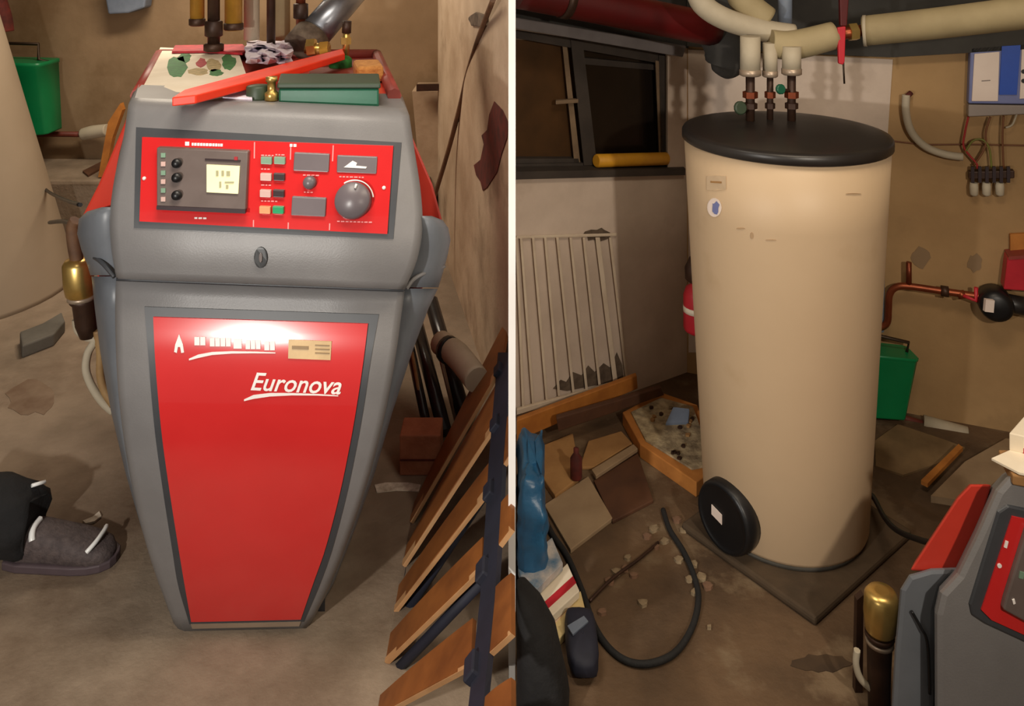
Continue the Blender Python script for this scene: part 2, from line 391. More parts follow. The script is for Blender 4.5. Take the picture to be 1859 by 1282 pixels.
DLx = [210, 209, 210, 214, 225, 243, 269, 296, 321]; DRx = [735, 728, 720, 707, 687, 660, 626, 594, 560]
DY = [1.95, 1.928, 1.902, 1.882, 1.874, 1.880, 1.900, 1.928, 1.962]
def kr(pm): return .038 if pm < 520 else .038-.062*(pm-520)/625
def rowpt(px, pm, Y): return P(px, pm+kr(pm)*(px-470), Y)
def onrow(px, py, xs, ys, off):
    pm = py
    for _ in range(3): pm = py-kr(pm)*(px-470)
    return P(px, py, interps(pm, xs, ys)-off)
def con(px, py, off=0): return onrow(px, py, CM, CY, off)
def door(px, py, off=0): return onrow(px, py, DM, DY, off)

boiler = thing('heating_boiler', 'red and grey floor-standing heating boiler with a tapered red door', 'boiler', P(440, 1143, 2.3)-Vector((0, 0, P(440, 1143, 2.3).z)))
def shell(rows, xsL, xsR, Ys, back, bz=14, by=.03, n=14, inset=8):
    rings = []
    lo, hi = rows[0], rows[-1]
    for k in range(n+1):
        pm = lo+(hi-lo)*k/n
        l, r, Y = interps(pm, rows, xsL), interps(pm, rows, xsR), interps(pm, rows, Ys)
        fl = rowpt(l, pm, Y+by); fr = rowpt(r, pm, Y+by)
        ring = [Vector(((l+inset-CX)*back/F, back, fl.z)), fl, rowpt(l+bz*.3, pm, Y+by*.3), rowpt(l+bz, pm, Y)]
        ring += [rowpt(l+bz+(r-l-2*bz)*t, pm, Y) for t in (.25, .5, .75)]
        ring += [rowpt(r-bz, pm, Y), rowpt(r-bz*.3, pm, Y+by*.3), fr, Vector(((r-inset-CX)*back/F, back, fr.z))]
        rings.append(ring)
    return MB().loft(rings)
# console with rounded brow
rows = [187, 189]+CM[1:]; 
rings = []
CM2 = [186, 190, 198]+CM[1:]; L2 = [240, 234, 233]+CLx[1:]; R2 = [736, 742, 743]+CRx[1:]; Y2 = [2.125, 2.10, 2.072]+CY[1:]
link('console', shell(CM2, L2, R2, Y2, 2.36, 16, .035, 24, 12), 'grey_plastic', boiler)
link('door_frame', shell(DM, DLx, DRx, DY, 2.14, 14, .03, 24, 10), 'grey_plastic', boiler)
# dark seam between console and door
link('seam', MB().tube([rowpt(212, 517, 1.935), rowpt(470, 517, 1.927), rowpt(733, 517, 1.935)], .004, 6), 'dark_plastic', boiler)
# side housings: rounded ears on top, running down to the foot
def side(rows, out, inn, Yf, Yb, mt, name):
    rings = []
    for (pm, o, i) in [(r, a, b) for r, a, b in zip(rows, out, inn)]:
        s = 1 if o > i else -1
        rings.append([P(i, pm, Yf), P(i+(o-i)*.55, pm, Yf+.02), P(i+(o-i)*.9, pm, Yf+.08), P(o, pm, Yf+.16), P(o-s*4, pm, Yb), P(i-s*60, pm, Yb), P(i-s*60, pm, Yf+.1)])
    return link(name, MB().loft(rings), mt, boiler)
side([376, 384, 398, 425, 455, 480, 500], [185, 158, 143, 140, 148, 158, 164], [196, 197, 199, 201, 204, 207, 209], 1.97, 2.26, 'side_plastic', 'side_housing')
side([392, 400, 414, 436, 462, 488, 522], [784, 804, 814, 818, 813, 806, 796], [768, 768, 767, 764, 756, 746, 735], 1.97, 2.26, 'side_plastic', 'side_housing')
lr = [502, 560, 640, 750, 860, 960, 1060, 1120]
side(lr, [166, 172, 182, 202, 228, 257, 288, 312], [210, 212, 213, 220, 237, 260, 291, 316], 1.975, 2.24, 'side_plastic', 'side_panel')
side([524, 560, 640, 750, 860, 960, 1060, 1116], [795, 778, 748, 712, 680, 645, 606, 574], [732, 728, 718, 699, 672, 640, 602, 570], 1.985, 2.24, 'side_plastic', 'side_panel')
# piping line under the right ear
link('trim_line', MB().tube([P(738, 524, 1.95), P(752, 506, 1.965), P(775, 494, 2.0), P(806, 484, 2.1)], .005, 6), 'grey_plastic', boiler)
link('trim_line', MB().tube([P(208, 503, 1.95), P(190, 482, 1.965), P(176, 470, 2.0), P(160, 462, 2.1)], .005, 6), 'dark_plastic', boiler)
# red casing behind
zt = 1.2
def cr(px, Y, z): return Vector(((px-CX)*Y/F, Y, z))
rings = []
for z, l, r, bl, br in [(.12, 330, 620, 360, 600), (.55, 225, 730, 330, 650), (.80, 152, 800, 290, 690), (.875, 146, 803, 285, 690), (.97, 178, 786, 285, 688), (1.14, 226, 738, 285, 685), (zt, 240, 724, 285, 682)]:
    rings.append([cr(l, 2.27, z), cr(r, 2.27, z), cr(br, 3.2, z), cr(bl, 3.2, z)])
link('casing', MB().loft(rings, smooth=False), 'red_body', boiler, .006)
m = MB()
for (p, q) in [((716, 2.29), (684, 3.15)), ((684, 3.15), (290, 3.15)), ((290, 3.15), (250, 2.29))]:
    m.tube([cr(p[0], p[1], zt+.012), cr(q[0], q[1], zt+.012)], .02, 8)
link('top_rim', m, 'rim_red', boiler)
link('foot', MB().prism([cr(335, 2.02, 0), cr(590, 2.02, 0), cr(560, 2.9, 0), cr(370, 2.9, 0)], (0, 0, .13)), 'dark_plastic', boiler)

def rowsheet(pms, ls, rs, surf, off, n=10, th=.004, sub=4):
    rws = []
    N = (len(pms)-1)*sub
    for k in range(N+1):
        pm = pms[0]+(pms[-1]-pms[0])*k/N
        l, r = interps(pm, pms, ls), interps(pm, pms, rs)
        rws.append([surf(l+(r-l)*j/n, pm+kr(pm)*(l+(r-l)*j/n-470), off) for j in range(n+1)])
    return MB().grid(rws, (0, th, 0))
RM = [582, 648, 725, 802, 900, 1000, 1060, 1127]
RL = [278, 281, 287, 295, 309, 325, 335, 347]; RR = [668, 660, 649, 636, 616, 590, 569, 546]
link('door_bezel', rowsheet([564]+RM[1:-1]+[1131], [262]+[x-12 for x in RL[1:-1]]+[344], [688]+[x+13 for x in RR[1:-1]]+[552], door, .002, th=.006), 'dark_plastic', boiler)
panel = link('door_panel', rowsheet(RM, RL, RR, door, .005), 'red_gloss', boiler)
link('kick_strip', rowsheet([1131, 1139], [346, 349], [546, 543], door, .004, sub=2), 'strip_metal', boiler)
def cpatch(name, poly, off, th, mt, par, surf=con, bevel=0):
    mb = MB(); mb.prism([surf(p[0], p[1], off) for p in poly], (0, th, 0)); return link(name, mb, mt, par, bevel)
def crow(tl, tr, br, bl, off, th, mt, name, par, surf=con, n=6):
    rws = []
    for i in range(n+1):
        t = i/n; rws.append([surf((tl[0]+(tr[0]-tl[0])*u)*(1-t)+(bl[0]+(br[0]-bl[0])*u)*t, (tl[1]+(tr[1]-tl[1])*u)*(1-t)+(bl[1]+(br[1]-bl[1])*u)*t, off) for u in [j/8 for j in range(9)]])
    return link(name, MB().grid(rws, (0, th, 0)), mt, par)
crow((247, 231), (729, 259), (714, 434), (243, 414), .002, .006, 'dark_plastic', 'panel_bezel', boiler)
cp = crow((258, 249), (714, 265), (703, 425), (253, 402), .006, .005, 'red_gloss', 'control_panel', boiler)
# controller module
mod = cpatch('controller_module', [(284, 268), (450, 275), (445, 384), (284, 377)], .020, .02, 'module_grey', boiler, bevel=.003)
cpatch('module_rim', [(284, 374), (445, 381), (445, 388), (284, 381)], .024, .01, 'button_dark', mod)
cpatch('screen', [(375, 299), (435, 302), (432, 352), (375, 349)], .023, .004, 'lcd', mod)
for q in [(392, 310, 396, 320), (402, 310, 406, 320), (411, 311, 417, 320), (398, 330, 401, 341), (408, 330, 424, 333), (410, 336, 414, 343)]:
    cpatch('screen_digit', [(q[0], q[1]), (q[2], q[1]), (q[2], q[3]), (q[0], q[3])], .0245, .002, 'lcd_ink', mod)
for cy in (297, 323, 355):
    c = con(322, cy, .02); link('knob', MB().lathe([(.0115, 0), (.0115, .008), (.009, .014), (0, .015)], c, (0, -1, .35), 14), 'black', mod)
for k in range(6): cpatch('indicator', [(292, 278+k*16), (300, 278+k*16), (300, 286+k*16), (292, 286+k*16)], .022, .003, 'button_light' if k % 2 else 'button_green', mod)
cpatch('indicator', [(425, 285), (431, 285), (431, 291), (425, 291)], .022, .003, 'print_red', mod)
cpatch('module_line', [(372, 288), (436, 291), (436, 294), (372, 291)], .022, .003, 'button_dark', mod)
# fine dividing lines, illegible small lettering
for a, b in [((462, 258), (460, 412)), ((528, 262), (523, 416)), ((605, 264), (598, 418))]:
    cpatch('divider_line', [(a[0]-1, a[1]), (a[0]+1, a[1]), (b[0]+1, b[1]), (b[0]-1, b[1])], .0072, .002, 'pale_line', cp)
def dashes(x0, x1, y, hgt, par, surf, off, slope=.03, seg=6, gap=2, name='lettering', mt='white_print'):
    mb = MB(); x = x0
    while x < x1:
        wd = random.uniform(seg*.6, seg*1.3); yy = y+(x-x0)*slope
        mb.prism([surf(x, yy-hgt/2, off), surf(x+wd, yy-hgt/2, off), surf(x+wd, yy+hgt/2, off), surf(x, yy+hgt/2, off)], (0, .0015, 0)); x += wd+gap
    return link(name, mb, mt, par)
dashes(336, 342, 261, 7, cp, con, .0075); dashes(348, 402, 262, 5, cp, con, .0075, seg=4, gap=1.2)
dashes(353, 374, 396, 3, cp, con, .0075, seg=5); dashes(526, 540, 264, 5, cp, con, .0075)
for q in [(474, 282, 20), (500, 281, 14), (474, 307, 14), (474, 336, 14), (550, 318, 26), (616, 321, 44), (474, 365, 30), (552, 349, 14), (612, 402, 60)]:
    dashes(q[0], q[0]+q[2], q[1], 2, cp, con, .0075, seg=5, name='lettering', mt='pale_line')
for y, ms in [(291, ('button_green', 'button_green')), (321, ('button_light', 'button_dark')), (351, ('button_light', 'button_dark')), (381, ('button_orange', 'lamp_green'))]:
    d = (y-291)*.03
    for x0, mt in zip((473-d, 497-d), ms):
        cpatch('button', [(x0, y-6), (x0+20, y-5), (x0+20, y+8), (x0, y+7)], .014, .01, mt, cp, bevel=.0015)
cpatch('display_window', [(534, 277), (598, 280), (596, 313), (532, 310)], .012, .008, 'screen_grey', cp, bevel=.002)
cpatch('display_window', [(530, 357), (592, 360), (590, 394), (528, 391)], .012, .008, 'screen_grey', cp, bevel=.002)
c = con(563, 332, .006); link('knob', MB().lathe([(.016, 0), (.015, .012), (.011, .018), (0, .019)], c, (0, -1, .35), 16), 'screen_grey', cp)
st = cpatch('label_plate', [(612, 282), (685, 285), (683, 316), (611, 313)], .010, .006, 'screen_grey', cp, bevel=.002)
cpatch('lettering', [(624, 304), (640, 292), (648, 296), (646, 301), (666, 303), (664, 306)], .0115, .002, 'white_print', st)
c = con(642, 365, .006); kn = link('dial', MB().lathe([(.043, 0), (.042, .018), (.038, .026), (0, .028)], c, (0, -1, .42), 28), 'screen_grey', cp)
kax = Vector((0, -1, .42)).normalized(); ku = Vector((1, 0, 0)); kv = kax.cross(ku)*-1
kv = Vector((0, .42, 1)).normalized()
arc = [c+kax*.004+(ku*math.cos(math.radians(a))+kv*math.sin(math.radians(a)))*.047 for a in range(10, 125, 8)]
link('dial_scale', MB().tube(arc, .002, 5), 'white_print', cp)
link('dial_mark', MB().tube([c+kax*.028+(ku*.25+kv)*.026, c+kax*.028+(ku*.25+kv)*.036], .003, 6), 'white_print', kn)
for x, y in ((262, 324), (697, 341)): link('screw', MB().lathe([(.005, 0), (.004, .003), (0, .0035)], con(x, y, .006), (0, -1, .35), 8), 'white_print', cp)
lk = cpatch('lock', circ(473, 468, 12, 20, 19), .004, .01, 'black', boiler)
cpatch('keyhole', circ(473, 468, 3, 10, 9), .006, .003, 'module_grey', lk)

# door printing: flame emblem, blurred block lettering, swooshes, script name, sticker
cpatch('emblem', [(325, 607), (332, 626), (334, 640), (329, 641), (327, 630), (323, 630), (321, 641), (316, 639), (318, 626)], .0065, .001, 'white_print', panel, door)
for x0, x1, y0, y1 in [(353, 374, 612, 627), (381, 420, 614, 629), (424, 440, 616, 633), (446, 474, 618, 634), (480, 500, 620, 636)]:
    mb = MB(); n = max(1, int((x1-x0)/9))
    for k in range(n):
        a = x0+(x1-x0)*k/n; b = a+(x1-x0)/n-1.2
        mb.prism([door(a, y0, .0065), door(b, y0, .0065), door(b, y1, .0065), door(a, y1, .0065)], (0, .001, 0))
    link('lettering', mb, 'white_print', panel)
def swoosh(pts, name='swoosh'):
    up = [door(x, y-t, .0065) for x, y, t in pts]; dn = [door(x, y+t, .0065) for x, y, t in pts]
    link(name, MB().grid([up, dn], (0, .001, 0), False), 'white_print', panel)
swoosh([(343, 653, 1.5), (360, 647, 3), (385, 642, 2.6), (420, 640, 2), (460, 640, 1.4), (500, 641, .7)])
swoosh([(443, 727, 1.5), (460, 721, 3.4), (490, 717, 3), (530, 716, 2), (575, 717, 1.3), (614, 719, .7)])
sk = cpatch('sticker', [(524, 617), (602, 620), (600, 654), (523, 651)], .0068, .0015, 'sticker_gold', panel, door)
for a in [(530, 628, 560, 634), (572, 626, 598, 628), (572, 633, 598, 635), (572, 640, 598, 642)]:
    cpatch('sticker_print', [(a[0], a[1]), (a[2], a[1]+1), (a[2], a[3]+1), (a[0], a[3])], .0075, .001, 'sticker_ink', sk, door)
fc = bpy.data.curves.new('script', 'FONT'); fc.body = 'Euronova'; fc.shear = .38; fc.size = 1; fc.offset = .012; fc.resolution_u = 3
fo = bpy.data.objects.new('script', fc); COL.objects.link(fo)
bpy.context.view_layer.update()
tm = bpy.data.meshes.new_from_object(fo.evaluated_get(bpy.context.evaluated_depsgraph_get()))
xs = [v.co.x for v in tm.vertices]; x0, x1 = min(xs), max(xs)
mb = MB()
mb.add([door(455+(v.co.x-x0)/(x1-x0)*165, 708+(v.co.x-x0)/(x1-x0)*8-v.co.y*46, .0068) for v in tm.vertices], [tuple(p.vertices) for p in tm.polygons])
bpy.data.objects.remove(fo)
link('lettering', mb, 'white_print', panel)

# ------------------------------------------------------------------ things on the boiler top
ZB = zt
def fl(poly, z, th): return flat(poly, z, th)
bro = thing('brochure', 'cream booklet with green and red flower print on the boiler top', 'booklet', FL(340, 140, ZB))
link('cover', flat([(258, 160), (291, 86), (432, 92), (452, 150), (330, 168)], ZB+.022, .006), 'paper', bro)
link('pages', flat([(261, 163), (293, 90), (432, 96), (452, 154), (330, 171)], ZB, .02), 'paper_cool', bro)
for cx_, cy_, rx, ry, mt in [(319, 122, 19, 21, 'print_green'), (335, 105, 12, 8, 'print_green'), (366, 114, 9, 8, 'print_red'), (415, 112, 12, 14, 'print_green'), (388, 118, 14, 12, 'print_olive'), (360, 130, 18, 6, 'print_olive'), (392, 132, 12, 6, 'print_green')]:
    link('print', flat(blob(cx_, cy_, rx, ry, 14, .22), ZB+.028, .001), mt, bro)
single('folder', flat([(312, 93), (318, 82), (440, 80), (452, 90), (440, 96), (376, 92)], ZB+.03, .008), 'print_red', 'thin red folder lying behind the flower booklet on the boiler', 'folder')
# crumpled papers
rws = []
for i in range(7):
    rws.append([FL(446+84*j/8+random.uniform(-3, 3), 112-38*i/6+random.uniform(-2, 2), ZB+.045+random.uniform(0, .05)*(1 if 0 < i < 6 and 0 < j < 8 else .2)) for j in range(9)])
single('crumpled_paper', MB().grid(rws, (0, 0, -.006), False), 'paper_lilac', 'crumpled white papers on the back of the boiler top', 'paper')
single('orange_lath', MB().prism([FL(335, 162, ZB+.065), FL(480, 124, ZB+.065), FL(622, 88, ZB+.065), FL(626, 97, ZB+.065), FL(490, 138, ZB+.065), FL(356, 172, ZB+.065), FL(312, 177, ZB+.06)], (0, 0, -.022)), 'orange_red', 'long orange-red lath lying across the boiler top', 'lath', bevel=.003)
single('pink_strip', flat([(262, 172), (330, 166), (318, 184), (268, 184)], ZB+.001, .02), 'rim_red', 'short pinkish red strip under the flower booklet on the boiler', 'strip')
single('white_carton', MB().prism([FL(404, 176, ZB+.03), FL(458, 178, ZB+.03), FL(458, 152, ZB+.03), FL(412, 160, ZB+.03)], (0, 0, -.03)), 'paper_cool', 'small white carton below the orange lath on the boiler', 'carton', bevel=.002)
case = thing('green_case', 'flat dark green plastic case on the front of the boiler top', 'case', FL(600, 185, ZB))
Yc = 2.17
link('body', MB().prism([cr(506, Yc, ZB), cr(688, Yc, ZB), cr(686, Yc+.16, ZB), cr(512, Yc+.16, ZB)], (0, 0, .052)), 'case_green', case, .005)
link('lid', MB().prism([cr(503, Yc-.004, ZB+.053), cr(691, Yc-.004, ZB+.053), cr(688, Yc+.164, ZB+.053), cr(509, Yc+.164, ZB+.053)], (0, 0, .014)), 'case_dark', case, .004)
single('green_tin', MB().lathe([(.028, 0), (.03, .004), (.03, .052), (.027, .056), (0, .057)], cr(468, 2.2, ZB), (0, 0, 1), 20), 'case_dark', 'small olive green tin beside the brass fitting on the boiler', 'tin')
bf = single('brass_fitting', MB().lathe([(.014, 0), (.014, .02), (.018, .02), (.018, .04), (.011, .045), (.011, .07), (.015, .07), (.015, .082), (0, .083)], cr(493, 2.18, ZB), (0, 0, 1), 14), 'brass', 'brass pipe fitting standing beside the green case', 'fitting')
single('sponge', MB().box(FL(668, 128, ZB+.03), (.085, .16, .05), Matrix.Rotation(.25, 3, 'Z')), 'sponge', 'yellow-brown sponge in the back right of the boiler top', 'sponge', bevel=.01)
single('green_spool', MB().lathe([(.035, 0), (.04, .01), (.04, .035), (.03, .045), (0, .05)], FL(618, 126, ZB), (0, 0, 1), 16), 'print_green', 'round green spool behind the orange lath tip', 'spool')
single('flat_board', flat([(560, 140), (565, 112), (690, 104), (700, 142)], ZB, .008), 'rim_red', 'reddish board lying under the sponge on the boiler', 'board')

# pipes rising behind the boiler
def vpipe(name, px, y0, r, mt, label, Y=3.05, top=ZT-.02, cat='pipe', parts=(), lean=0, z0=None):
    base = P(px, y0, Y)
    if z0 is not None: base.z = z0
    t = thing(name, label, cat, base)
    link('tube', MB().tube([base, base+Vector((lean, 0, top-base.z))], r, 14), mt, t)
    for k, (py, rr, hh, mm, nm) in enumerate(parts):
        q = P(px, py, Y); q.x += lean*(q.z-base.z)/(top-base.z)
        link(nm, MB().lathe([(rr*.8, -hh/2), (rr, -hh/2+.004), (rr, hh/2-.004), (rr*.8, hh/2)], q, (0, 0, 1), 14), mm, t)
    return t
vpipe('riser_pipe', 388, 90, .022, 'dark_brown_metal', 'dark brown riser pipe behind the boiler between two yellow pipes', parts=[(52, .032, .06, 'dark_brown_metal', 'coupling'), (86, .036, .03, 'dark_brown_metal', 'flange')])
vpipe('yellow_pipe', 358, 46, .026, 'gold_paint', 'left yellow pipe end behind the boiler', Y=3.1, parts=[(40, .03, .03, 'dark_brown_metal', 'collar')])
vpipe('yellow_pipe', 424, 55, .032, 'gold_paint', 'right yellow pipe end behind the boiler', Y=3.1, parts=[(48, .036, .03, 'dark_brown_metal', 'collar')])
vpipe('insulated_pipe', 457, 72, .030, 'insulation_white', 'whitish insulated pipe behind the crumpled papers', Y=3.25)
vpipe('copper_riser', 492, 80, .016, 'dark_brown_metal', 'thin brown copper riser behind the crumpled papers', Y=3.12)
vpipe('insulated_pipe', 512, 74, .032, 'insulation', 'cream insulated pipe beside the silver flue', Y=3.35)
vpipe('copper_riser', 546, 78, .018, 'copper', 'thin copper riser just left of the silver flue', Y=3.16, parts=[(20, .028, .06, 'dark_brown_metal', 'coupling')])
flu = thing('flue_pipe', 'shiny silver flue pipe slanting up behind the boiler', 'flue', P(552, 84, 3.1))
a, b = P(552, 84, 3.1), P(690, -75, 3.5)
link('tube', MB().tube([a, b], .062, 24), 'flue', flu)
link('flue_collar', MB().tube([a-(b-a)*.03, a+(b-a)*.10], .075, 24), 'soot', flu)
vv = thing('brass_valve', 'brass valve with dark stem at the right of the flue', 'valve', P(628, 98, 2.9))
link('body', MB().tube([P(628, 104, 2.9), P(629, 52, 2.9)], .012, 12), 'brass', vv)
link('stem', MB().tube([P(629, 60, 2.9), P(630, 38, 2.9)], .016, 10), 'dark_brown_metal', vv)
link('nut', MB().lathe([(.02, -.012), (.02, .012)], P(628, 74, 2.9), (0, 0, 1), 6, False), 'brass', vv)
vv = thing('brass_valve', 'pair of yellow brass nuts at the foot of the flue', 'valve', P(575, 96, 2.95))
link('body', MB().tube([P(555, 86, 2.95), P(598, 92, 2.95)], .022, 12), 'brass', vv)
link('nut', MB().lathe([(.032, -.015), (.032, .015)], P(566, 86, 2.94), (1, 0, .1), 6, False), 'brass', vv)
link('nut', MB().lathe([(.03, -.015), (.03, .015)], P(590, 90, 2.94), (1, 0, .1), 6, False), 'gold_paint', vv)

# ------------------------------------------------------------------ rest of the heating room
# white water tank at the left edge, partly out of view
tk = thing('storage_tank', 'pale hot-water tank at the left edge of the heating room', 'tank', (-2.62, 3.9, 0))
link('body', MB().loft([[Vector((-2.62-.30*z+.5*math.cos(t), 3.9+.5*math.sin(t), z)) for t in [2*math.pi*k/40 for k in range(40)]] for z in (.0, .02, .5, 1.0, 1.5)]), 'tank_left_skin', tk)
link('lid', MB().loft([[Vector((-2.62-.30*z+r*math.cos(t), 3.9+r*math.sin(t), z)) for t in [2*math.pi*k/40 for k in range(40)]] for z, r in ((1.5, .51), (1.56, .51), (1.6, .4))]), 'lid_black', tk)
def ringbase(cx, cy, r0, z0, z1): pass
single('plinth_block', MB().prism([FL(36, 602, .05), FL(78, 586, .05), FL(112, 566, .05), FL(118, 582, .05), FL(98, 606, .05), FL(40, 628, .05)], (0, 0, -.05)), 'plinth_grey', 'low grey concrete block beside the tank foot', 'block', bevel=.006)
# green bucket hanging on the wall
def bucket(name, label, tl, tr, br, bl, Y, hang, th):
    t = thing(name, label, 'bucket', P((bl[0]+br[0])/2, bl[1], Y))
    ts = [P(*tl, Y), P(*tr, Y)]; bs = [P(*bl, Y), P(*br, Y)]
    rings = []
    for u in (0, .02, .5, .94, .95, 1):
        l = bs[0].lerp(ts[0], u); r = bs[1].lerp(ts[1], u); e = .004 if u > .945 else 0; c = (l+r)/2; hw = (r-l)/2; d = th*(.75+.25*u)
        rings.append([c+hw*(sx*(1+e*8))*1.0+Vector((0, sy*d, 0)) for sx, sy in ((-1, -.8), (-.85, -1), (.85, -1), (1, -.8), (1, .8), (.85, 1), (-.85, 1), (-1, .8))])
    link('body', MB().loft(rings), 'bucket_green', t)
    link('handle', MB().tube([P(*p, Y) for p in hang], .006*Y/3, 6, spline=False), 'wire', t)
    return t
bucket('wall_bucket', 'green bucket with wire handle on the tan wall behind the left tank', (-10, 108), (90, 110), (100, 238), (28, 243), 4.82, [(88, 112), (70, 108), (70, 80), (-10, 78), (-10, 108)], .12)
t = thing('wall_pipe', 'rusty red pipe with white insulated end along the tan wall', 'pipe', P(90, 246, 4.93))
link('tube', MB().tube([P(30, 243, 4.93), P(155, 244, 4.93)], .016, 10), 'rust_red', t)
link('insulation', MB().tube([P(150, 244, 4.93), P(168, 240, 4.92), P(196, 236, 4.90)], [.036, .04, .036], 12), 'insulation_white', t)
single('brown_strip', MB().pp([(178, 322), (196, 222), (218, 188), (222, 200), (204, 250), (190, 322)], 4.56, .04), 'board_orange', 'thin orange-brown strip behind the boiler left side', 'board')  # upright orange-brown strip along the boiler's left edge
single('wood_scrap', flat([(150, 310), (186, 292), (192, 300), (160, 318)], .34, .012), 'board_brown', 'small brown wood scrap on the raised floor behind the boiler', 'scrap')
single('grey_box', MB().pp([(186, -30), (268, -30), (262, 14), (232, 24), (196, 26)], 4.86, .1), 'blue_grey', 'grey box high on the tan wall', 'box', bevel=.01)
single('dark_pipe_end', MB().tube([P(-14, -20, 4.7), P(2, 30, 4.7), P(6, 58, 4.7)], .055, 14), 'maroon', 'dark maroon pipe end at the top left corner', 'pipe')
single('cable', MB().tube([P(64, 322, 4.2), P(85, 346, 4.0), P(115, 362, 3.4), P(146, 372, 2.6)], .007, 6), 'black', 'thin dark cable from the tank to the boiler casing', 'cable')
single('cable', MB().tube([P(90, 404, 3.4), P(115, 402, 3.0), P(136, 410, 2.5), P(150, 424, 2.36)], .008, 6), 'black', 'short black cable stub above the brass filter', 'cable')
# oil filter at the left side of the boiler
ft = thing('oil_filter', 'brass-capped oil filter with pale hoses at the boiler left side', 'filter', P(152, 612, 2.3))
Yq = 2.32
def ax(px, py, Y=Yq): return P(px, py, Y)
link('cap', MB().loft([[ax(c, y)+Vector((r*math.cos(t), r*math.sin(t), 0)) for t in [2*math.pi*k/20 for k in range(20)]] for c, y, r in ((140, 470, .016), (140, 472, .032), (141, 480, .040), (143, 515, .040), (146, 534, .038), (147, 540, .030))]), 'brass', ft)
link('body', MB().loft([[ax(c, y)+Vector((r*math.cos(t), r*math.sin(t), 0)) for t in [2*math.pi*k/20 for k in range(20)]] for c, y, r in ((148, 540, .034), (150, 548, .034), (152, 552, .030), (156, 590, .028), (159, 612, .02))]), 'dark_brown_metal', ft)
link('ring', MB().loft([[ax(148, y)+Vector((.037*math.cos(t), .037*math.sin(t), 0)) for t in [2*math.pi*k/20 for k in range(20)]] for y in (536, 543)]), 'strip_metal', ft)
link('hose', MB().tube([ax(138, 580), ax(142, 600), ax(158, 612), ax(172, 618), ax(160, 640), ax(156, 670), ax(166, 700), ax(186, 730), ax(206, 748)], .011, 8), 'insulation_white', ft)
link('hose', MB().tube([ax(176, 600), ax(182, 640), ax(182, 680), ax(190, 710), ax(206, 735)], .011, 8), 'pale_wood', ft)
link('pipe', MB().tube([ax(140, 474), ax(134, 440), ax(132, 412), ax(138, 400)], .018, 8), 'rusty_brown', ft)
link('bracket', MB().pp([(128, 520), (150, 510), (210, 600), (205, 640), (170, 620)], 2.36, .02), 'rust_red', ft)

# wall pipe in the corner right of the boiler
single('corner_pipe', MB().tube([P(895, 0, 2.78), P(872, 60, 3.2), P(850, 130, 3.6), P(836, 190, 3.75), P(812, 280, 3.9), P(780, 385, 3.95)], [.010, .011, .012, .012, .011, .011], 8), 'rusty_brown', 'rusty brown pipe running down the plaster corner', 'pipe')
single('wall_batten', MB().pp([(756, 154), (842, 152), (842, 164), (756, 166)], 4.55, .03), 'dark_brown_metal', 'short dark brown batten on the plaster behind the boiler', 'batten')
m = MB(); m.pp([(748, 166), (832, 166), (806, 300), (785, 372), (760, 300)], 4.62, .3); single('plaster_pillar', m, 'dirty_plaster', 'grimy plaster pier between boiler and corner pipe', 'pillar')

# black tubes, insulation roll, brick box and chalk mark between boiler and wall
def rod(a, b, r, mt, label, nm='black_tube'):
    return single(nm, MB().tube([a, b], r, 12), mt, label, 'tube', 'tubes leaning right of the boiler')
rod(FL(780, 806)+Vector((0, 0, .016)), P(738, 600, 3.0), .016, 'black_pipe', 'black tube nearest the boiler side')
rod(FL(808, 800)+Vector((0, 0, .024)), P(756, 586, 3.05), .024, 'black_pipe', 'thick middle black tube leaning right of the boiler')
rod(FL(846, 780)+Vector((0, 0, .024)), P(782, 545, 3.1), .026, 'black_pipe', 'right black tube beside the plaster wall')
rod(FL(776, 800)+Vector((0, 0, .008)), P(748, 640, 2.9), .006, 'pale_wood', 'thin pale stick among the black tubes', 'thin_stick')
rod(FL(828, 770)+Vector((0, 0, .01)), P(790, 610, 2.85), .007, 'strip_metal', 'thin shiny rod among the black tubes', 'thin_rod')
iw = thing('insulation_roll', 'short white insulation tube lying beside the plaster wall', 'insulation', P(830, 660, 2.82))
link('tube', MB().tube([P(800, 622, 2.86), P(830, 645, 2.76), P(866, 690, 2.62)], [.04, .042, .040], 16), 'insulation_white', iw)
link('tape', MB().tube([P(812, 634, 2.81), P(818, 638, 2.79)], .045, 16), 'black', iw)
bk = thing('clay_block', 'terracotta clay block standing on the floor right of the boiler', 'block', FL(765, 868))
a = FL(726, 868)
link('body', MB().box(a+Vector((.06, .06, .062)), (.125, .10, .124)), 'brick', bk, .004)
link('groove', MB().box(a+Vector((.06, .008, .05)), (.122, .006, .004)), 'maroon', bk)
m = flat([(680, 880), (700, 876), (742, 876), (764, 880), (760, 892), (720, 890), (684, 894)], 0, .002); single('chalk_mark', m, 'chalk', 'white chalky streak on the concrete floor', 'mark')

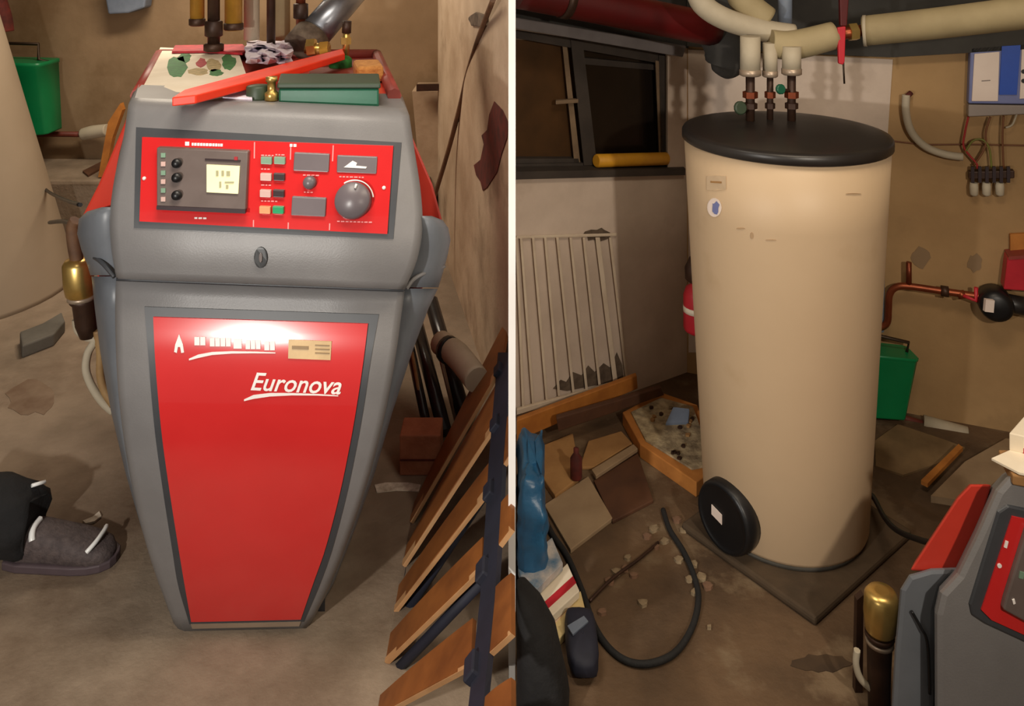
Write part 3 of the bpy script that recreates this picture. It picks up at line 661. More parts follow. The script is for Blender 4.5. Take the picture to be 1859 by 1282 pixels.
# slatted bed base leaning at the right edge
X0, TAN = -.288, 1.28
def BP(px, py, lift=0.0):
    a, b = (px-CX)/F, (py-HY)/F               # z = TAN*(X-X0)+lift
    Y = (H+TAN*X0-lift)/(TAN*a+b); return P(px, py, Y)
bed = thing('slatted_bed_base', 'wooden slatted bed base with dark rubber straps leaning at the right', 'bed base', (X0+.06, 2.05, 0))
nb = Vector((TAN, 0, -1)).normalized()*-1     # faces up and left
def slat(l0, l1, r1, r0, edge=5):
    f = [BP(*l0), BP(*l1), BP(*r1), BP(*r0)]
    # gentle arch along the slat
    n = 6; rows_t, rows_b = [], []
    for k in range(n+1):
        t = k/n; arch = nb*(.003*4*t*(1-t)); rows_t.append(f[0].lerp(f[3], t)+arch); rows_b.append(f[1].lerp(f[2], t)+arch)
    s = link('slat', MB().grid([rows_t, rows_b], -nb*.010), 'wood_slat', bed)
    # light front edge of the slat along its lower side
    lo = [BP(l1[0]+(r1[0]-l1[0])*k/n, l1[1]+(r1[1]-l1[1])*k/n, .002) for k in range(n+1)]
    up_ = [BP(l1[0]+(r1[0]-l1[0])*k/n-edge*.8, l1[1]+(r1[1]-l1[1])*k/n-edge, .002) for k in range(n+1)]
    m = MB(); m.grid([up_, lo], -nb*.010); link('slat_edge', m, 'wood_edge', s)
slat((747, 900), (746, 948), (880, 706), (916, 622)) if False else None
slat((752, 912), (745, 948), (908, 668), (926, 566))
slat((738, 990), (731, 1027), (901, 768), (905, 690))
slat((722, 1065), (715, 1110), (888, 888), (889, 838))
slat((706, 1152), (699, 1203), (875, 1032), (876, 975))
slat((690, 1262), (684, 1300), (855, 1208), (858, 1122))
slat((672, 1372), (668, 1420), (832, 1410), (838, 1310))
for q in [((914, 770), (910, 850), (928, 822), (928, 750)), ((902, 925), (898, 1000), (928, 960), (928, 892)), ((890, 1078), (884, 1190), (928, 1150), (928, 1040)), ((876, 1270), (870, 1400), (928, 1370), (928, 1230))]:
    slat(*q)
def strap(pts, wd, lift, name='strap'):
    l = [BP(x-wd/2, y, lift) for x, y in pts]; r = [BP(x+wd/2, y, lift) for x, y in pts]
    link(name, MB().grid([l, r], -nb*.012), 'navy_rubber', bed)
strap([(917, 640), (910, 720), (900, 840), (893, 960), (884, 1090), (868, 1240), (850, 1400)], 26, .006)
strap([(742, 960), (729, 1040), (713, 1120), (697, 1215), (680, 1310)], 12, -.012, 'side_rail')
for x, y in [(905, 672), (899, 770), (888, 892), (876, 1036), (857, 1212)]:
    m = MB(); m.box(BP(x, y, .012), (.03, .05, .02), Matrix.Rotation(-math.atan(TAN), 3, 'Y')); link('slat_holder', m, 'navy_rubber', bed, .004)
link('cross_rail', MB().tube([BP(738, 1110, -.05), BP(905, 860, -.05)], .012, 8), 'navy_rubber', bed)
link('cross_rail', MB().tube([BP(716, 1222, -.05), BP(890, 1040, -.05)], .012, 8), 'navy_rubber', bed)

# foot of a person at the left edge
ps = thing('person', 'person in black trousers with a grey shoe, only one foot in view', 'person', (-1.2, 2.2, 0))
m = MB(); rings = []
YS = 2.19
for x, z, ry, rz, sy in [(-1.52, .14, .085, .085, 0), (-1.44, .125, .092, .092, .0), (-1.37, .118, .098, .100, 0), (-1.33, .112, .090, .094, 0), (-1.295, .105, .084, .086, 0), (-1.272, .10, .078, .080, 0), (-1.262, .098, .066, .066, 0)]:
    rings.append([Vector((x+.02*math.sin(3*t)*.4, YS+sy+ry*math.cos(t)*(1+.07*math.sin(5*t+x*40)), max(.012, z+rz*math.sin(t)*(1+.07*math.sin(4*t+x*60))))) for t in [2*math.pi*k/24 for k in range(24)]])
link('trouser_leg', m.loft(rings), 'cloth_black', ps)
rings = []
for x, w_, h0, h1, sy in [(-1.33, .036, .004, .10, 0), (-1.29, .044, .003, .105, 0), (-1.24, .047, .003, .098, 0), (-1.19, .05, .003, .085, .0), (-1.14, .053, .004, .072, -.002), (-1.10, .051, .006, .062, -.004), (-1.072, .042, .009, .052, -.006), (-1.056, .026, .014, .040, -.008), (-1.050, .010, .02, .03, -.008)]:
    rings.append([Vector((x, YS+sy+w_*math.copysign(abs(math.cos(t))**.7, math.cos(t)), (h0+h1)/2+(h1-h0)/2*math.copysign(abs(math.sin(t))**.7, math.sin(t)))) for t in [2*math.pi*k/20 for k in range(20)]])
sh = link('shoe', MB().loft(rings), 'shoe_grey', ps)
rings = []
for x, w_ in [(-1.33, .036), (-1.29, .047), (-1.2, .053), (-1.14, .057), (-1.10, .055), (-1.07, .046), (-1.05, .03), (-1.043, .01)]:
    rings.append([Vector((x, YS-.003+w_*c, z)) for c, z in ((-1, 0), (1, 0), (1, .022), (-1, .022))])
link('sole', MB().loft(rings, False), 'shoe_sole', sh, .004)
def overshoe(x, w_, h1, a0, a1, dx, r=.006):
    pts = [Vector((x+dx*math.sin(a), YS+(w_+.002)*math.copysign(abs(math.cos(a))**.7, math.cos(a)), .004+(h1+.001)*.5+(h1+.002-.004)/2*math.sin(a)**.7)) for a in [a0+(a1-a0)*k/8 for k in range(9)]]
    link('reflective_strip', MB().tube(pts, r, 6), 'reflective', sh)
overshoe(-1.115, .050, .066, 1.0, 2.7, .028)
overshoe(-1.235, .049, .10, 1.5, 2.65, -.02, .008)
link('reflective_strip', MB().tube([Vector((-1.285, YS+.02, .183)), Vector((-1.262, YS+.045, .178))], .005, 6), 'reflective', ps)
single('paper_scrap', flat([(150, 945), (168, 938), (180, 928), (184, 936), (172, 946), (156, 950)], 0, .006), 'chalk', 'small whitish scrap on the floor beside the shoe', 'scrap')

# ================================================================== hot-water room (right)
TC = Vector((.768, 2.33, 0))
def cyl(rows, c=TC, n=64, lobes=0): return MB().loft([[c+Vector((r*math.cos(t), r*math.sin(t), z)) for t in [2*math.pi*k/n for k in range(n)]] for z, r in rows])
single('tank_plinth', MB().prism([(.724, 1.972, 0), (1.10, 2.27, 0), (.87, 2.64, 0), (.47, 2.30, 0)], (0, 0, .022)), 'plinth', 'low worn concrete plinth under the tall cream tank', 'plinth', bevel=.008)
wt = thing('water_tank', 'tall cream hot-water tank with black lid in the corner', 'tank', (.768, 2.33, .022))
link('base_ring', cyl([(.0225, .212), (.034, .212)]), 'plinth_grey', wt)
body = link('body', cyl([(.034, .210), (.037, .218), (.045, .2205), (.3, .2345), (.6, .251), (.9, .2675), (1.084, .277)]), 'tank_skin', wt)
link('lid', cyl([(1.078, .279), (1.081, .283), (1.100, .283), (1.106, .279), (1.109, .262), (1.113, .20), (1.115, .10), (1.116, .001)]), 'lid_black', wt)
def tkp(px, py, off=0.0):                               # point on the tank skin
    a = (px-CX)/F; b = (py-HY)/F; Y = 2.0
    lo, hi = 1.9, 2.33
    for _ in range(40):
        Y = (lo+hi)/2; z = H-b*Y; r = interp(z, [.045, 1.072], [.2205, .276])+off
        if (a*Y-TC.x)**2+(Y-TC.y)**2 > r*r: lo = Y
        else: hi = Y
    return P(px, py, Y)
def tpatch(name, poly, off, mt, par=body):
    link(name, MB().prism([tkp(p[0], p[1], off) for p in poly], (0, .003, 0)), mt, par)
tpatch('faint_label', [(1283, 320), (1300, 319), (1318, 320), (1318, 344), (1300, 346), (1283, 345)], .0025, 'faint_sticker')
tpatch('faint_label_print', [(1290, 329), (1310, 330), (1310, 333), (1290, 332)], .0035, 'cardboard')
tpatch('round_sticker', circ(1297, 377, 13, 18, 17), .0025, 'ctrl_white'); tpatch('sticker_mark', blob(1299, 378, 7, 11, 10, .3), .0035, 'ctrl_frame')
for (x, y, w2, h2) in [(1345, 415, 8, 1.5), (1365, 428, 3, 6), (1400, 436, 10, 1), (1550, 352, 14, 1)]:
    tpatch('scratch', circ(x, y, w2, 8, h2), .002, 'tank_scuff')
fc_ = tkp(1325, 934); fd = Vector((fc_.x-TC.x, fc_.y-TC.y, 0)).normalized()
fl_ = link('flange_cover', MB().lathe([(.088, -.02), (.090, 0), (.089, .022), (.082, .034), (.078, .030), (.07, .028), (.04, .026), (.0, .026)], fc_-fd*.0, fd, 40), 'black', wt)
cfl = fc_+fd*.0275; u = Vector((fd.y, -fd.x, 0)); u = u if u.x > 0 else -u; up = Vector((0, 0, 1))
link('flange_label', MB().prism([cfl+u*x+up*z for x, z in ((-.038, .016), (-.002, .008), (-.002, -.018), (-.038, -.010))], fd*.002), 'ctrl_white', fl_)

# fittings between lid and ceiling pipes
def fitting(px, yt, yb, r, Y, label, wheel=None, tilt=0):
    t = thing('tank_connection', label, 'pipe fitting', P(px, 218, Y), 'tank connections above the lid')
    link('insulation', MB().lathe([(r, 0), (r, (P(px, yt, Y)-P(px, yb, Y)).length)], P(px, yb, Y), (0, 0, 1), 18), 'insulation_white', t)
    link('collar', MB().lathe([(r*.9, 0), (r*1.08, .003), (r*1.08, .018), (r*.9, .02)], P(px, yb+8, Y), (0, 0, 1), 18), 'strip_metal', t)
    link('stub', MB().tube([P(px, yb+2, Y), P(px, 219, Y)], r*.45, 12), 'dark_brown_metal', t)
    link('nut', MB().lathe([(r*.75, -.009), (r*.75, .009)], P(px, 172, Y), (0, 0, 1), 6, False), 'copper', t)
    link('nut', MB().lathe([(r*.7, -.008), (r*.7, .008)], P(px, 192, Y), (0, 0, 1), 6, False), 'dark_brown_metal', t)
    if wheel:
        x, y, rr, mt = wheel
        link('valve_wheel', MB().lathe([(rr*.8, -.006), (rr, -.003), (rr, .003), (rr*.8, .006)], P(x, y, Y-.03), (.3, -1, .2), 12), mt, t)
        link('valve_stem', MB().tube([P(x, y, Y-.03), P(px, y+4, Y)], .005, 6), 'dark_brown_metal', t)
    return t
fitting(1362, 66, 130, .029, 2.42, 'left thick tank connection with a dark green wheel', (1344, 196, .02, 'case_dark'))
fitting(1398, 78, 132, .021, 2.44, 'thin middle tank connection above the black lid')
fitting(1437, 84, 128, .027, 2.42, 'right tank connection with a small green wheel', (1417, 162, .015, 'case_green'))
# ceiling pipes
t = thing('ceiling_pipe', 'cream insulated pipe bending down over the tank lid', 'pipe', P(1400, 70, 2.5))
link('insulation', MB().tube([P(1262, -30, 2.5), P(1276, 8, 2.5), P(1320, 36, 2.5), P(1390, 56, 2.5), P(1440, 64, 2.5)], .034, 18), 'insulation_white', t)
link('branch', MB().tube([P(1340, -30, 2.53), P(1352, 4, 2.53), P(1390, 36, 2.53)], .044, 18), 'insulation', t)
link('sleeve', MB().tube([P(1398, 78, 2.46), P(1440, 82, 2.46), P(1515, 64, 2.46)], [.040, .044, .041], 20), 'insulation', t)
link('riser', MB().tube([P(1425, -30, 2.6), P(1425, 60, 2.6)], .022, 12), 'blue_grey', t)
vl = thing('shutoff_valve', 'brass shut-off valve with a red lever between ceiling pipes', 'valve', P(1540, 60, 2.46))
link('body', MB().tube([P(1514, 64, 2.46), P(1572, 54, 2.46)], .018, 12), 'copper', vl)
link('nut', MB().lathe([(.027, -.012), (.027, .012)], P(1548, 58, 2.46), (1, 0, .1), 6, False), 'brass', vl)
link('lever', MB().pp([(1521, 50), (1536, 48), (1534, 112), (1531, 118), (1523, 116)], 2.42, .012), 'pump_red', vl, .003)
link('lever_arm', MB().pp([(1524, -40), (1544, -40), (1538, 48), (1526, 48)], 2.44, .015), 'steel_red', vl, .003)
link('wire', MB().tube([P(1531, 112, 2.47), P(1533, 152, 2.47)], .003, 5), 'wire', vl)
t = thing('ceiling_pipe', 'long cream insulated pipe rising to the right upper edge', 'pipe', P(1700, 50, 2.45))
link('insulation', MB().tube([P(1570, 56, 2.47), P(1720, 40, 2.35), P(1930, 14, 2.2)], .045, 22), 'insulation', t)
link('end_cap', MB().tube([P(1567, 56, 2.472), P(1573, 56, 2.468)], .047, 22), 'insulation_white', t)
t = thing('steel_beam', 'dark red round steel pipe sloping under the ceiling', 'pipe', P(1100, 30, 2.6))
link('tube', MB().tube([P(940, -18, 2.56), P(1120, 18, 2.7), P(1296, 54, 2.84)], .058, 22), 'steel_red', t)
link('clamp', MB().tube([P(1020, -2, 2.62), P(1034, 1, 2.63)], .062, 22), 'dark_brown_metal', t)
single('dark_elbow', MB().tube([P(1292, 62, 2.86), P(1312, 84, 2.86), P(1318, 112, 2.87), P(1306, 134, 2.88)], [.05, .07, .072, .03], 16), 'dark_grey', 'dark round pipe elbow below the red ceiling pipe', 'pipe')

# leaning white gate, boards
gate = thing('leaning_gate', 'white barred gate leaning against the wall below the window', 'gate', WL.at(1045, 740, .05))
def wbar(name, poly, off, th, mt, par, bevel=0):
    mb = MB(); WL.slab(mb, poly, off, th); return link(name, mb, mt, par, bevel)
for xt, xb, yb in [(938, 950, 742), (946, 968, 734), (968, 993, 727), (990, 1015, 720), (1012, 1041, 713), (1036, 1065, 708), (1060, 1089, 704), (1085, 1118, 700), (1108, 1139, 696)]:
    wd = 4 if xt != 1085 else 7
    wbar('bar', [(xt-wd*.6, 432), (xt+wd*.6, 432), (xb+wd*.6, yb), (xb-wd*.6, yb)], .014, .008, 'gate_white', gate, .002)
wbar('top_rail', [(938, 429), (1120, 424), (1120, 429), (938, 434)], .012, .006, 'gate_white', gate, .002)
wbar('bottom_rail', [(938, 744), (1148, 686), (1150, 694), (938, 754)], .020, .012, 'gate_white', gate, .002)
m = MB()
WL.slab(m, [(1004, 706), (1018, 690), (1028, 694), (1040, 676), (1056, 682), (1068, 664), (1080, 676), (1096, 660), (1108, 668), (1120, 640), (1130, 664), (1132, 690), (1080, 700), (1030, 710)], .003, .002)
o = link('stain', m, 'soot', None); o['kind'] = 'structure'; o['label'] = 'dark damp stain low on the white wall behind the gate bars'
m = MB(); WL.slab(m, [(938, 764), (1156, 682), (1158, 706), (938, 802)], .10, .02); b1 = single('wooden_plank', m, 'board_orange', 'long orange-brown plank in front of the white gate', 'plank', bevel=.003)
m = MB(); WL.slab(m, [(1010, 760), (1200, 704), (1206, 718), (1014, 784)], .16, .02); single('wooden_plank', m, 'board_brown', 'darker brown plank beneath the orange plank', 'plank', bevel=.003)

# things on the dirty floor
tr = thing('cardboard_tray', 'cardboard tray with pale gritty rubble beside the tank', 'tray', FL(1215, 800))
tp = [(1132, 745), (1200, 712), (1262, 735), (1290, 800), (1282, 856), (1262, 868), (1165, 802)]
link('tray', flat([(1130, 748), (1200, 712), (1266, 735), (1290, 800), (1285, 860), (1264, 876), (1162, 806)], .0, .045), 'cardboard_orange', tr, .003)
link('fill', flat([(1146, 748), (1200, 722), (1258, 738), (1280, 800), (1276, 846), (1256, 850), (1172, 798)], .046, .006), 'speckle', tr)
for k in range(26):
    u_, v_ = random.random(), random.random(); x = 1160+u_*100; y = 735+v_*95
    if x < 1165+max(0, y-760)*.9: continue
    link('rubble_piece', flat(blob(x, y, 4, 2.5, 6, .3), .052, .006), random.choice(['rubble_white', 'dark_brown_metal', 'dark_brown_metal', 'cardboard']), tr)
single('grey_bracket', MB().prism([FL(1208, 768, .06), FL(1250, 766, .06), FL(1252, 742, .09), FL(1222, 738, .09)], (0, 0, -.012)), 'blue_grey', 'small blue-grey metal plate lying on the cardboard tray', 'plate', bevel=.003)
single('floor_board', flat([(988, 916), (1068, 864), (1112, 940), (1036, 998)], 0, .012), 'board_beige', 'square beige board lying on the dirty floor', 'board', bevel=.002)
single('floor_board', flat([(1078, 872), (1158, 822), (1186, 908), (1112, 946)], .0, .010), 'board_brown', 'dark reddish brown board beside the beige board', 'board', bevel=.002)
single('cardboard_sheet', flat([(982, 862), (976, 812), (1040, 786), (1052, 850), (1050, 868), (1008, 900)], .0, .02), 'cardboard', 'folded cardboard sheet below the orange plank', 'cardboard', bevel=.003)
single('light_batten', flat([(1074, 852), (1150, 806), (1158, 814), (1082, 864)], .012, .012), 'board_beige', 'pale narrow batten above the brown board', 'batten', bevel=.002)
single('cardboard_piece', flat([(1052, 848), (1068, 800), (1128, 782), (1148, 804), (1078, 848)], .0, .010), 'cardboard', 'crumpled cardboard piece between the planks and the pale batten', 'cardboard', bevel=.003)
single('dark_bottle', MB().lathe([(.016, 0), (.018, .004), (.018, .06), (.008, .075), (.008, .09), (0, .091)], FL(1046, 868, .022), (0, 0, 1), 14), 'maroon', 'small dark bottle standing on the cardboard sheet', 'bottle')
for k, (x, y, rx, ry, mt) in enumerate([(1120, 1036, 10, 5, 'rubble_white'), (1135, 1030, 7, 5, 'rubble_pink'), (1108, 1052, 9, 6, 'rubble_pink'), (1150, 1042, 9, 5, 'rubble_pink'), (1168, 1092, 11, 6, 'rubble_white'), (1186, 958, 9, 6, 'rubble_white'), (1174, 972, 8, 5, 'rubble_pink'), (1232, 1014, 8, 5, 'rubble_white'), (1258, 1022, 9, 6, 'rubble_white'), (1272, 1046, 11, 7, 'rubble_white'), (1284, 1062, 9, 6, 'rubble_pink'), (1252, 1050, 7, 5, 'rubble_white'), (1262, 1072, 8, 5, 'rubble_white'), (1206, 980, 7, 4, 'rubble_white'), (1288, 1136, 4, 3, 'rubble_white'), (1094, 1108, 9, 5, 'rubble_pink'), (1190, 990, 6, 4, 'rubble_pink'), (1140, 1010, 6, 4, 'rubble_white'), (1228, 942, 8, 5, 'rubble_pink'), (1240, 960, 7, 4, 'rubble_white')]):
    col_ = 'pinkish' if 'pink' in mt else 'whitish'; sz_ = 'large' if rx >= 9 else 'small'
    wh_ = 'by the tank plinth' if x > 1225 and y > 1000 else 'near the flange cover' if x > 1165 and y < 1000 else 'close to the magazines' if x < 1112 else 'inside the hose loop'
    single('rubble_chip', flat(blob(x, y, rx, ry, 7, .3), 0, .008), mt, '%s %s rubble chip on the dirty floor %s' % (sz_, col_, wh_), 'rubble', 'rubble chips on the dirty floor')
single('twig', MB().tube([FL(1070, 1092, .006), FL(1110, 1052, .012), FL(1160, 1015, .01), FL(1195, 985, .006)], .004, 6), 'dark_brown_metal', 'thin dark stick lying across the dirty floor inside the hose loop', 'stick')
single('hose', MB().tube([FL(x, y, .008) for x, y in [(984, 932), (1004, 972), (1030, 1010), (1056, 1070), (1082, 1142), (1120, 1190), (1168, 1206), (1222, 1188), (1256, 1140), (1268, 1086), (1258, 1040), (1240, 1000), (1216, 962), (1204, 926)]], .0075, 8), 'black_rough', 'black hose lying in a wide loop on the dirty floor', 'hose')

# blue bag, magazines, black cloth by the partition
def lump(c, rx, ry, rz, amp=.12, n=20, m_=12, seed=1, sq=.8):
    rr = random.Random(seed); ph = [rr.uniform(0, 6.28) for _ in range(6)]; rings = []
    for i in range(m_+1):
        th = math.pi*i/m_; ring = []
        for k in range(n):
            t = 2*math.pi*k/n
            d = 1+amp*(math.sin(3*t+ph[0]+2*th)*.5+math.sin(5*t+ph[1]-3*th)*.3+math.sin(7*th+ph[2]+t)*.3)
            s = max(math.sin(th), .02)**sq
            ring.append(Vector(c)+Vector((rx*s*math.copysign(abs(math.cos(t))**sq, math.cos(t))*d, ry*s*math.copysign(abs(math.sin(t))**sq, math.sin(t))*d, -rz*math.copysign(abs(math.cos(th))**.8, math.cos(th))*(d if i > 2 else 1))))
        rings.append(ring)
    return MB().loft(rings)
m = lump((.052, 2.20, .145), .037, .15, .137, .07, 48, 36, seed=4, sq=.3); bag_o = single('plastic_bag', m, 'blue_bag', 'crumpled blue plastic bag leaning against the partition', 'bag')
tx = bpy.data.textures.new('crumple', 'CLOUDS'); tx.noise_scale = .045
dm = bag_o.modifiers.new('crumple', 'DISPLACE'); dm.texture = tx; dm.strength = .026; dm.mid_level = .55; dm.texture_coords = 'LOCAL'
mg = thing('magazine_stack', 'bundle of colourful magazines below the blue bag', 'magazines', FL(1000, 1090))
single('magazine', flat([(940, 1030), (1002, 975), (1022, 1022), (958, 1086)], .048, .02), 'magazine_a', 'blue and white magazine on top of the pile by the partition', 'magazine', 'magazines by the partition', .002)
mg_o = mg; bpy.data.objects.remove(mg_o)
mm = thing('magazine', 'white magazine with a red stripe in the middle of the pile', 'magazine', FL(1010, 1080, .024), 'magazines by the partition')
link('cover', flat([(962, 1090), (1030, 1022), (1052, 1072), (998, 1122)], .024, .02), 'paper', mm, .002)
link('red_stripe', flat([(985, 1096), (1040, 1046), (1046, 1058), (991, 1108)], .0445, .001), 'pump_red', mm)
single('magazine', flat([(1000, 1128), (1054, 1072), (1064, 1112), (1014, 1160)], .0, .02), 'magazine_c', 'cream magazine at the bottom of the pile by the partition', 'magazine', 'magazines by the partition', .002)
single('magazine', flat([(940, 1098), (1010, 1034), (1040, 1096), (990, 1150), (940, 1120)], .0, .022), 'magazine_b', 'orange and white magazine under the red-striped one', 'magazine', 'magazines by the partition', .002)
rings = []
for z, x1, y0, y1 in [(0, .118, 1.70, 1.86), (.03, .122, 1.69, 1.86), (.08, .112, 1.70, 1.865), (.13, .098, 1.72, 1.865), (.18, .07, 1.75, 1.86), (.215, .035, 1.78, 1.85), (.225, .018, 1.80, 1.83)]:
    cx_, cy_ = (.0105+x1)/2, (y0+y1)/2; rx, ry = (x1-.0105)/2, (y1-y0)/2
    rings.append([Vector((cx_+rx*math.copysign(abs(math.cos(t))**.7, math.cos(t))*(1+.03*math.sin(5*t+z*40)), cy_+ry*math.copysign(abs(math.sin(t))**.7, math.sin(t)), z)) for t in [2*math.pi*k/24 for k in range(24)]])
single('black_cloth', MB().loft(rings), 'cloth_black', 'heap of black cloth at the foot of the partition', 'cloth')
m = lump((.160, 1.90, .030), .036, .085, .027, .06, seed=9, sq=.5); shd = thing('dark_boot', 'dark blue-black boot beside the black cloth heap', 'boot', (.165, 1.86, 0))
link('body', m, 'navy_rubber', shd); link('painted_highlight', flat([(1030, 1136), (1060, 1118), (1068, 1128), (1040, 1152)], .056, .004), 'blue_grey', shd)  # grey highlight on the boot, painted as a blue-grey patch

# back wall things
ex = thing('fire_extinguisher', 'red extinguisher half hidden behind the tank left edge', 'extinguisher', P(1266, 604, 2.86))
link('cylinder', MB().lathe([(.03, 0), (.045, .01), (.048, .02), (.048, .13), (.04, .155), (.018, .17), (.018, .18)], P(1266, 604, 2.86), (0, 0, 1), 20), 'pump_red', ex)
link('valve', MB().lathe([(.022, 0), (.034, .01), (.036, .05), (.02, .085), (0, .09)], P(1262, 512, 2.86), (0, 0, 1), 14), 'dark_brown_metal', ex)
link('label_band', MB().lathe([(.049, .075), (.049, .095)], P(1266, 604, 2.86), (0, 0, 1), 20), 'paper', ex)
m = MB(); WR.slab(m, [(1588, 326), (1609, 322), (1605, 604), (1584, 608)], .04, .03); single('wall_panel', m, 'blue_grey', 'narrow blue-grey panel on the wall behind the tank right edge', 'panel', bevel=.003)
cpz = thing('copper_line', 'copper water line with a bend and air stub on the ochre wall', 'pipe', WR.at(1700, 530, .05))
def wr(px, py, off=.05): return WR.at(px, py, off)
link('tube', MB().tube([wr(1578, 596), wr(1600, 594), wr(1611, 584), wr(1613, 560), wr(1615, 535), wr(1626, 522), wr(1650, 520), wr(1720, 530), wr(1790, 540)], .0115, 12), 'copper', cpz)
link('stub', MB().tube([wr(1650, 520), wr(1650, 476)], .009, 12), 'copper', cpz)
link('coupling', MB().tube([wr(1708, 528), wr(1722, 530)], .018, 10), 'dark_brown_metal', cpz)
link('coupling', MB().tube([wr(1738, 536), wr(1752, 534)], .014, 10), 'copper', cpz)
link('valve_handle', MB().tube([wr(1748, 536, .06), wr(1772, 546, .06), wr(1772, 522, .06)], .007, 8, False), 'pump_red', cpz)
pm_ = thing('circulation_pump', 'black circulation pump with white label on the copper line', 'pump', wr(1820, 556))
pc = wr(1808, 553, .07); pd = Vector((-.35, -.93, .05)).normalized()
link('motor', MB().lathe([(.044, -.06), (.052, -.05), (.052, .012), (.046, .026), (.030, .034), (0, .036)], pc, pd, 28), 'black', pm_)
link('housing', MB().tube([wr(1800, 545, .045), wr(1880, 560, .045)], .030, 14), 'lid_black', pm_)
link('label_plate', MB().prism([wr(1790, 544, .118), wr(1806, 546, .118), wr(1804, 568, .118), wr(1788, 566, .118)], (0, .012, 0)), 'ctrl_white', pm_)
m = MB(); WR.slab(m, [(1829, 468), (1880, 464), (1880, 530), (1822, 526)], .07, .06); rb = thing('red_terminal_box', 'red box mounted above the black pump', 'box', wr(1845, 520))
link('body', m, 'pump_red', rb, .004)
m = MB(); WR.slab(m, [(1831, 466), (1880, 462), (1880, 468), (1831, 472)], .074, .07); link('lid', m, 'rim_red', rb)
m = MB(); WR.slab(m, [(1834, 426), (1880, 424), (1880, 464), (1834, 462)], .02, .018); single('wooden_tag', m, 'cardboard_orange', 'small orange-brown board above the red box', 'board', bevel=.002)
# controller box with wiring
cb = thing('wall_controller', 'white and blue heating controller box high on the ochre wall', 'controller', wr(1810, 210))
def rs(name, poly, off, th, mt, par, bevel=0):
    mb = MB(); WR.slab(mb, poly, off, th); return link(name, mb, mt, par, bevel)
rs('housing', [(1762, 86), (1900, 76), (1900, 190), (1758, 188)], .05, .048, 'ctrl_frame', cb, .004)
rs('cover', [(1769, 98), (1815, 94), (1812, 184), (1764, 184)], .055, .01, 'ctrl_white', cb, .002)
rs('blue_stripe', [(1819, 84), (1853, 82), (1846, 172), (1814, 172)], .056, .01, 'ctrl_blue', cb)
rs('cover', [(1855, 90), (1900, 86), (1900, 176), (1851, 180)], .055, .01, 'ctrl_white', cb, .002)
for y in (130, 147): rs('button', circ(1859, y, 5, 10, 4), .058, .006, 'black', cb)
rs('terminal_strip', [(1758, 190), (1900, 192), (1900, 206), (1758, 212)], .05, .045, 'ctrl_grey', cb, .003)
dashes_m = MB(); WR.slab(dashes_m, [(1782, 146), (1798, 145), (1798, 147), (1782, 148)], .056, .002); link('lettering', dashes_m, 'ctrl_grey', cb)
for k, (pts, mt, lb) in enumerate([([(1758, 212), (1752, 240), (1750, 268), (1772, 296), (1774, 306)], 'wire_red', 'red wire hanging from the controller'),
        ([(1798, 212), (1790, 238), (1788, 268), (1768, 300)], 'wire_brown', 'brown wire looping below the controller'),
        ([(1752, 276), (1766, 256), (1784, 254), (1796, 270), (1800, 304)], 'wire_green', 'olive wire arched above the sensor rail'),
        ([(1822, 210), (1820, 250), (1822, 306)], 'wire_brown', 'thin straight wire below the blue stripe'),
        ([(1846, 206), (1838, 226), (1826, 232)], 'insulation_white', 'short white wire at the controller right side')]):
    single('wire', MB().tube([wr(x, y, .03) for x, y in pts], .0035, 6), mt, lb, 'wire')
sr = thing('sensor_rail', 'dark sensor rail with three white sockets below the controller', 'rail', wr(1800, 330))
rs('rail', [(1759, 312), (1842, 310), (1842, 324), (1759, 326)], .035, .03, 'dark_brown_metal', sr, .003)
for x in (1766, 1779, 1792, 1805, 1818, 1831): rs('terminal', [(x-3, 303), (x+3, 303), (x+3, 332), (x-3, 332)], .04, .012, 'button_dark', sr)
for x in (1768, 1791, 1815):
    link('socket', MB().lathe([(.006, 0), (.013, .006), (.014, .03), (.012, .045)], wr(x, 356, .03), (0, 0, 1), 12), 'insulation_white', sr)
cd = thing('conduit_hose', 'white conduit hose curving down the ochre wall to the wires', 'conduit', wr(1690, 270))
link('tube', MB().tube([wr(1645, 172, .03), wr(1645, 206, .03), wr(1655, 240, .03), wr(1680, 266, .03), wr(1715, 280, .03), wr(1748, 285, .03)], .013, 12), 'insulation_white', cd)
link('end_cap', MB().tube([wr(1646, 176, .03), wr(1654, 168, .02)], .009, 8), 'maroon', cd)
single('wall_cable', MB().tube([wr(1604, 254, .008), wr(1680, 262, .008), wr(1760, 262, .008), wr(1858, 264, .008), wr(1900, 264, .008)], .003, 5), 'wire_brown', 'thin brown cable running level across the ochre wall', 'cable')
for x, y, rx, ry in [(1770, 478, 14, 16), (1672, 468, 18, 18)]:
    m = MB(); WR.slab(m, blob(x, y, rx, ry, 14, .2), .002, .0015); o = link('stain', m, 'tan_wall', None); o['kind'] = 'structure'; o['label'] = 'faint brown smudge on the ochre wall above the copper line'
bucket('wall_bucket', 'green bucket with wire handle hanging under the copper line', (1560, 630), (1656, 640), (1636, 752), (1578, 748), wr(1610, 690, .09).y, [(1646, 640), (1650, 622), (1580, 606), (1560, 622)], .05)
t = thing('floor_pipe', 'rusty pipe with a white insulated end along the foot of the ochre wall', 'pipe', wr(1690, 780))
link('tube', MB().tube([wr(1585, 742, .04), wr(1690, 774, .04)], .011, 10), 'rust_red', t)
link('insulation', MB().tube([wr(1676, 768, .04), wr(1756, 790, .04)], .026, 14), 'insulation_white', t)
link('end_stub', MB().tube([wr(1752, 789, .04), wr(1772, 796, .04)], .014, 10), 'dark_brown_metal', t)
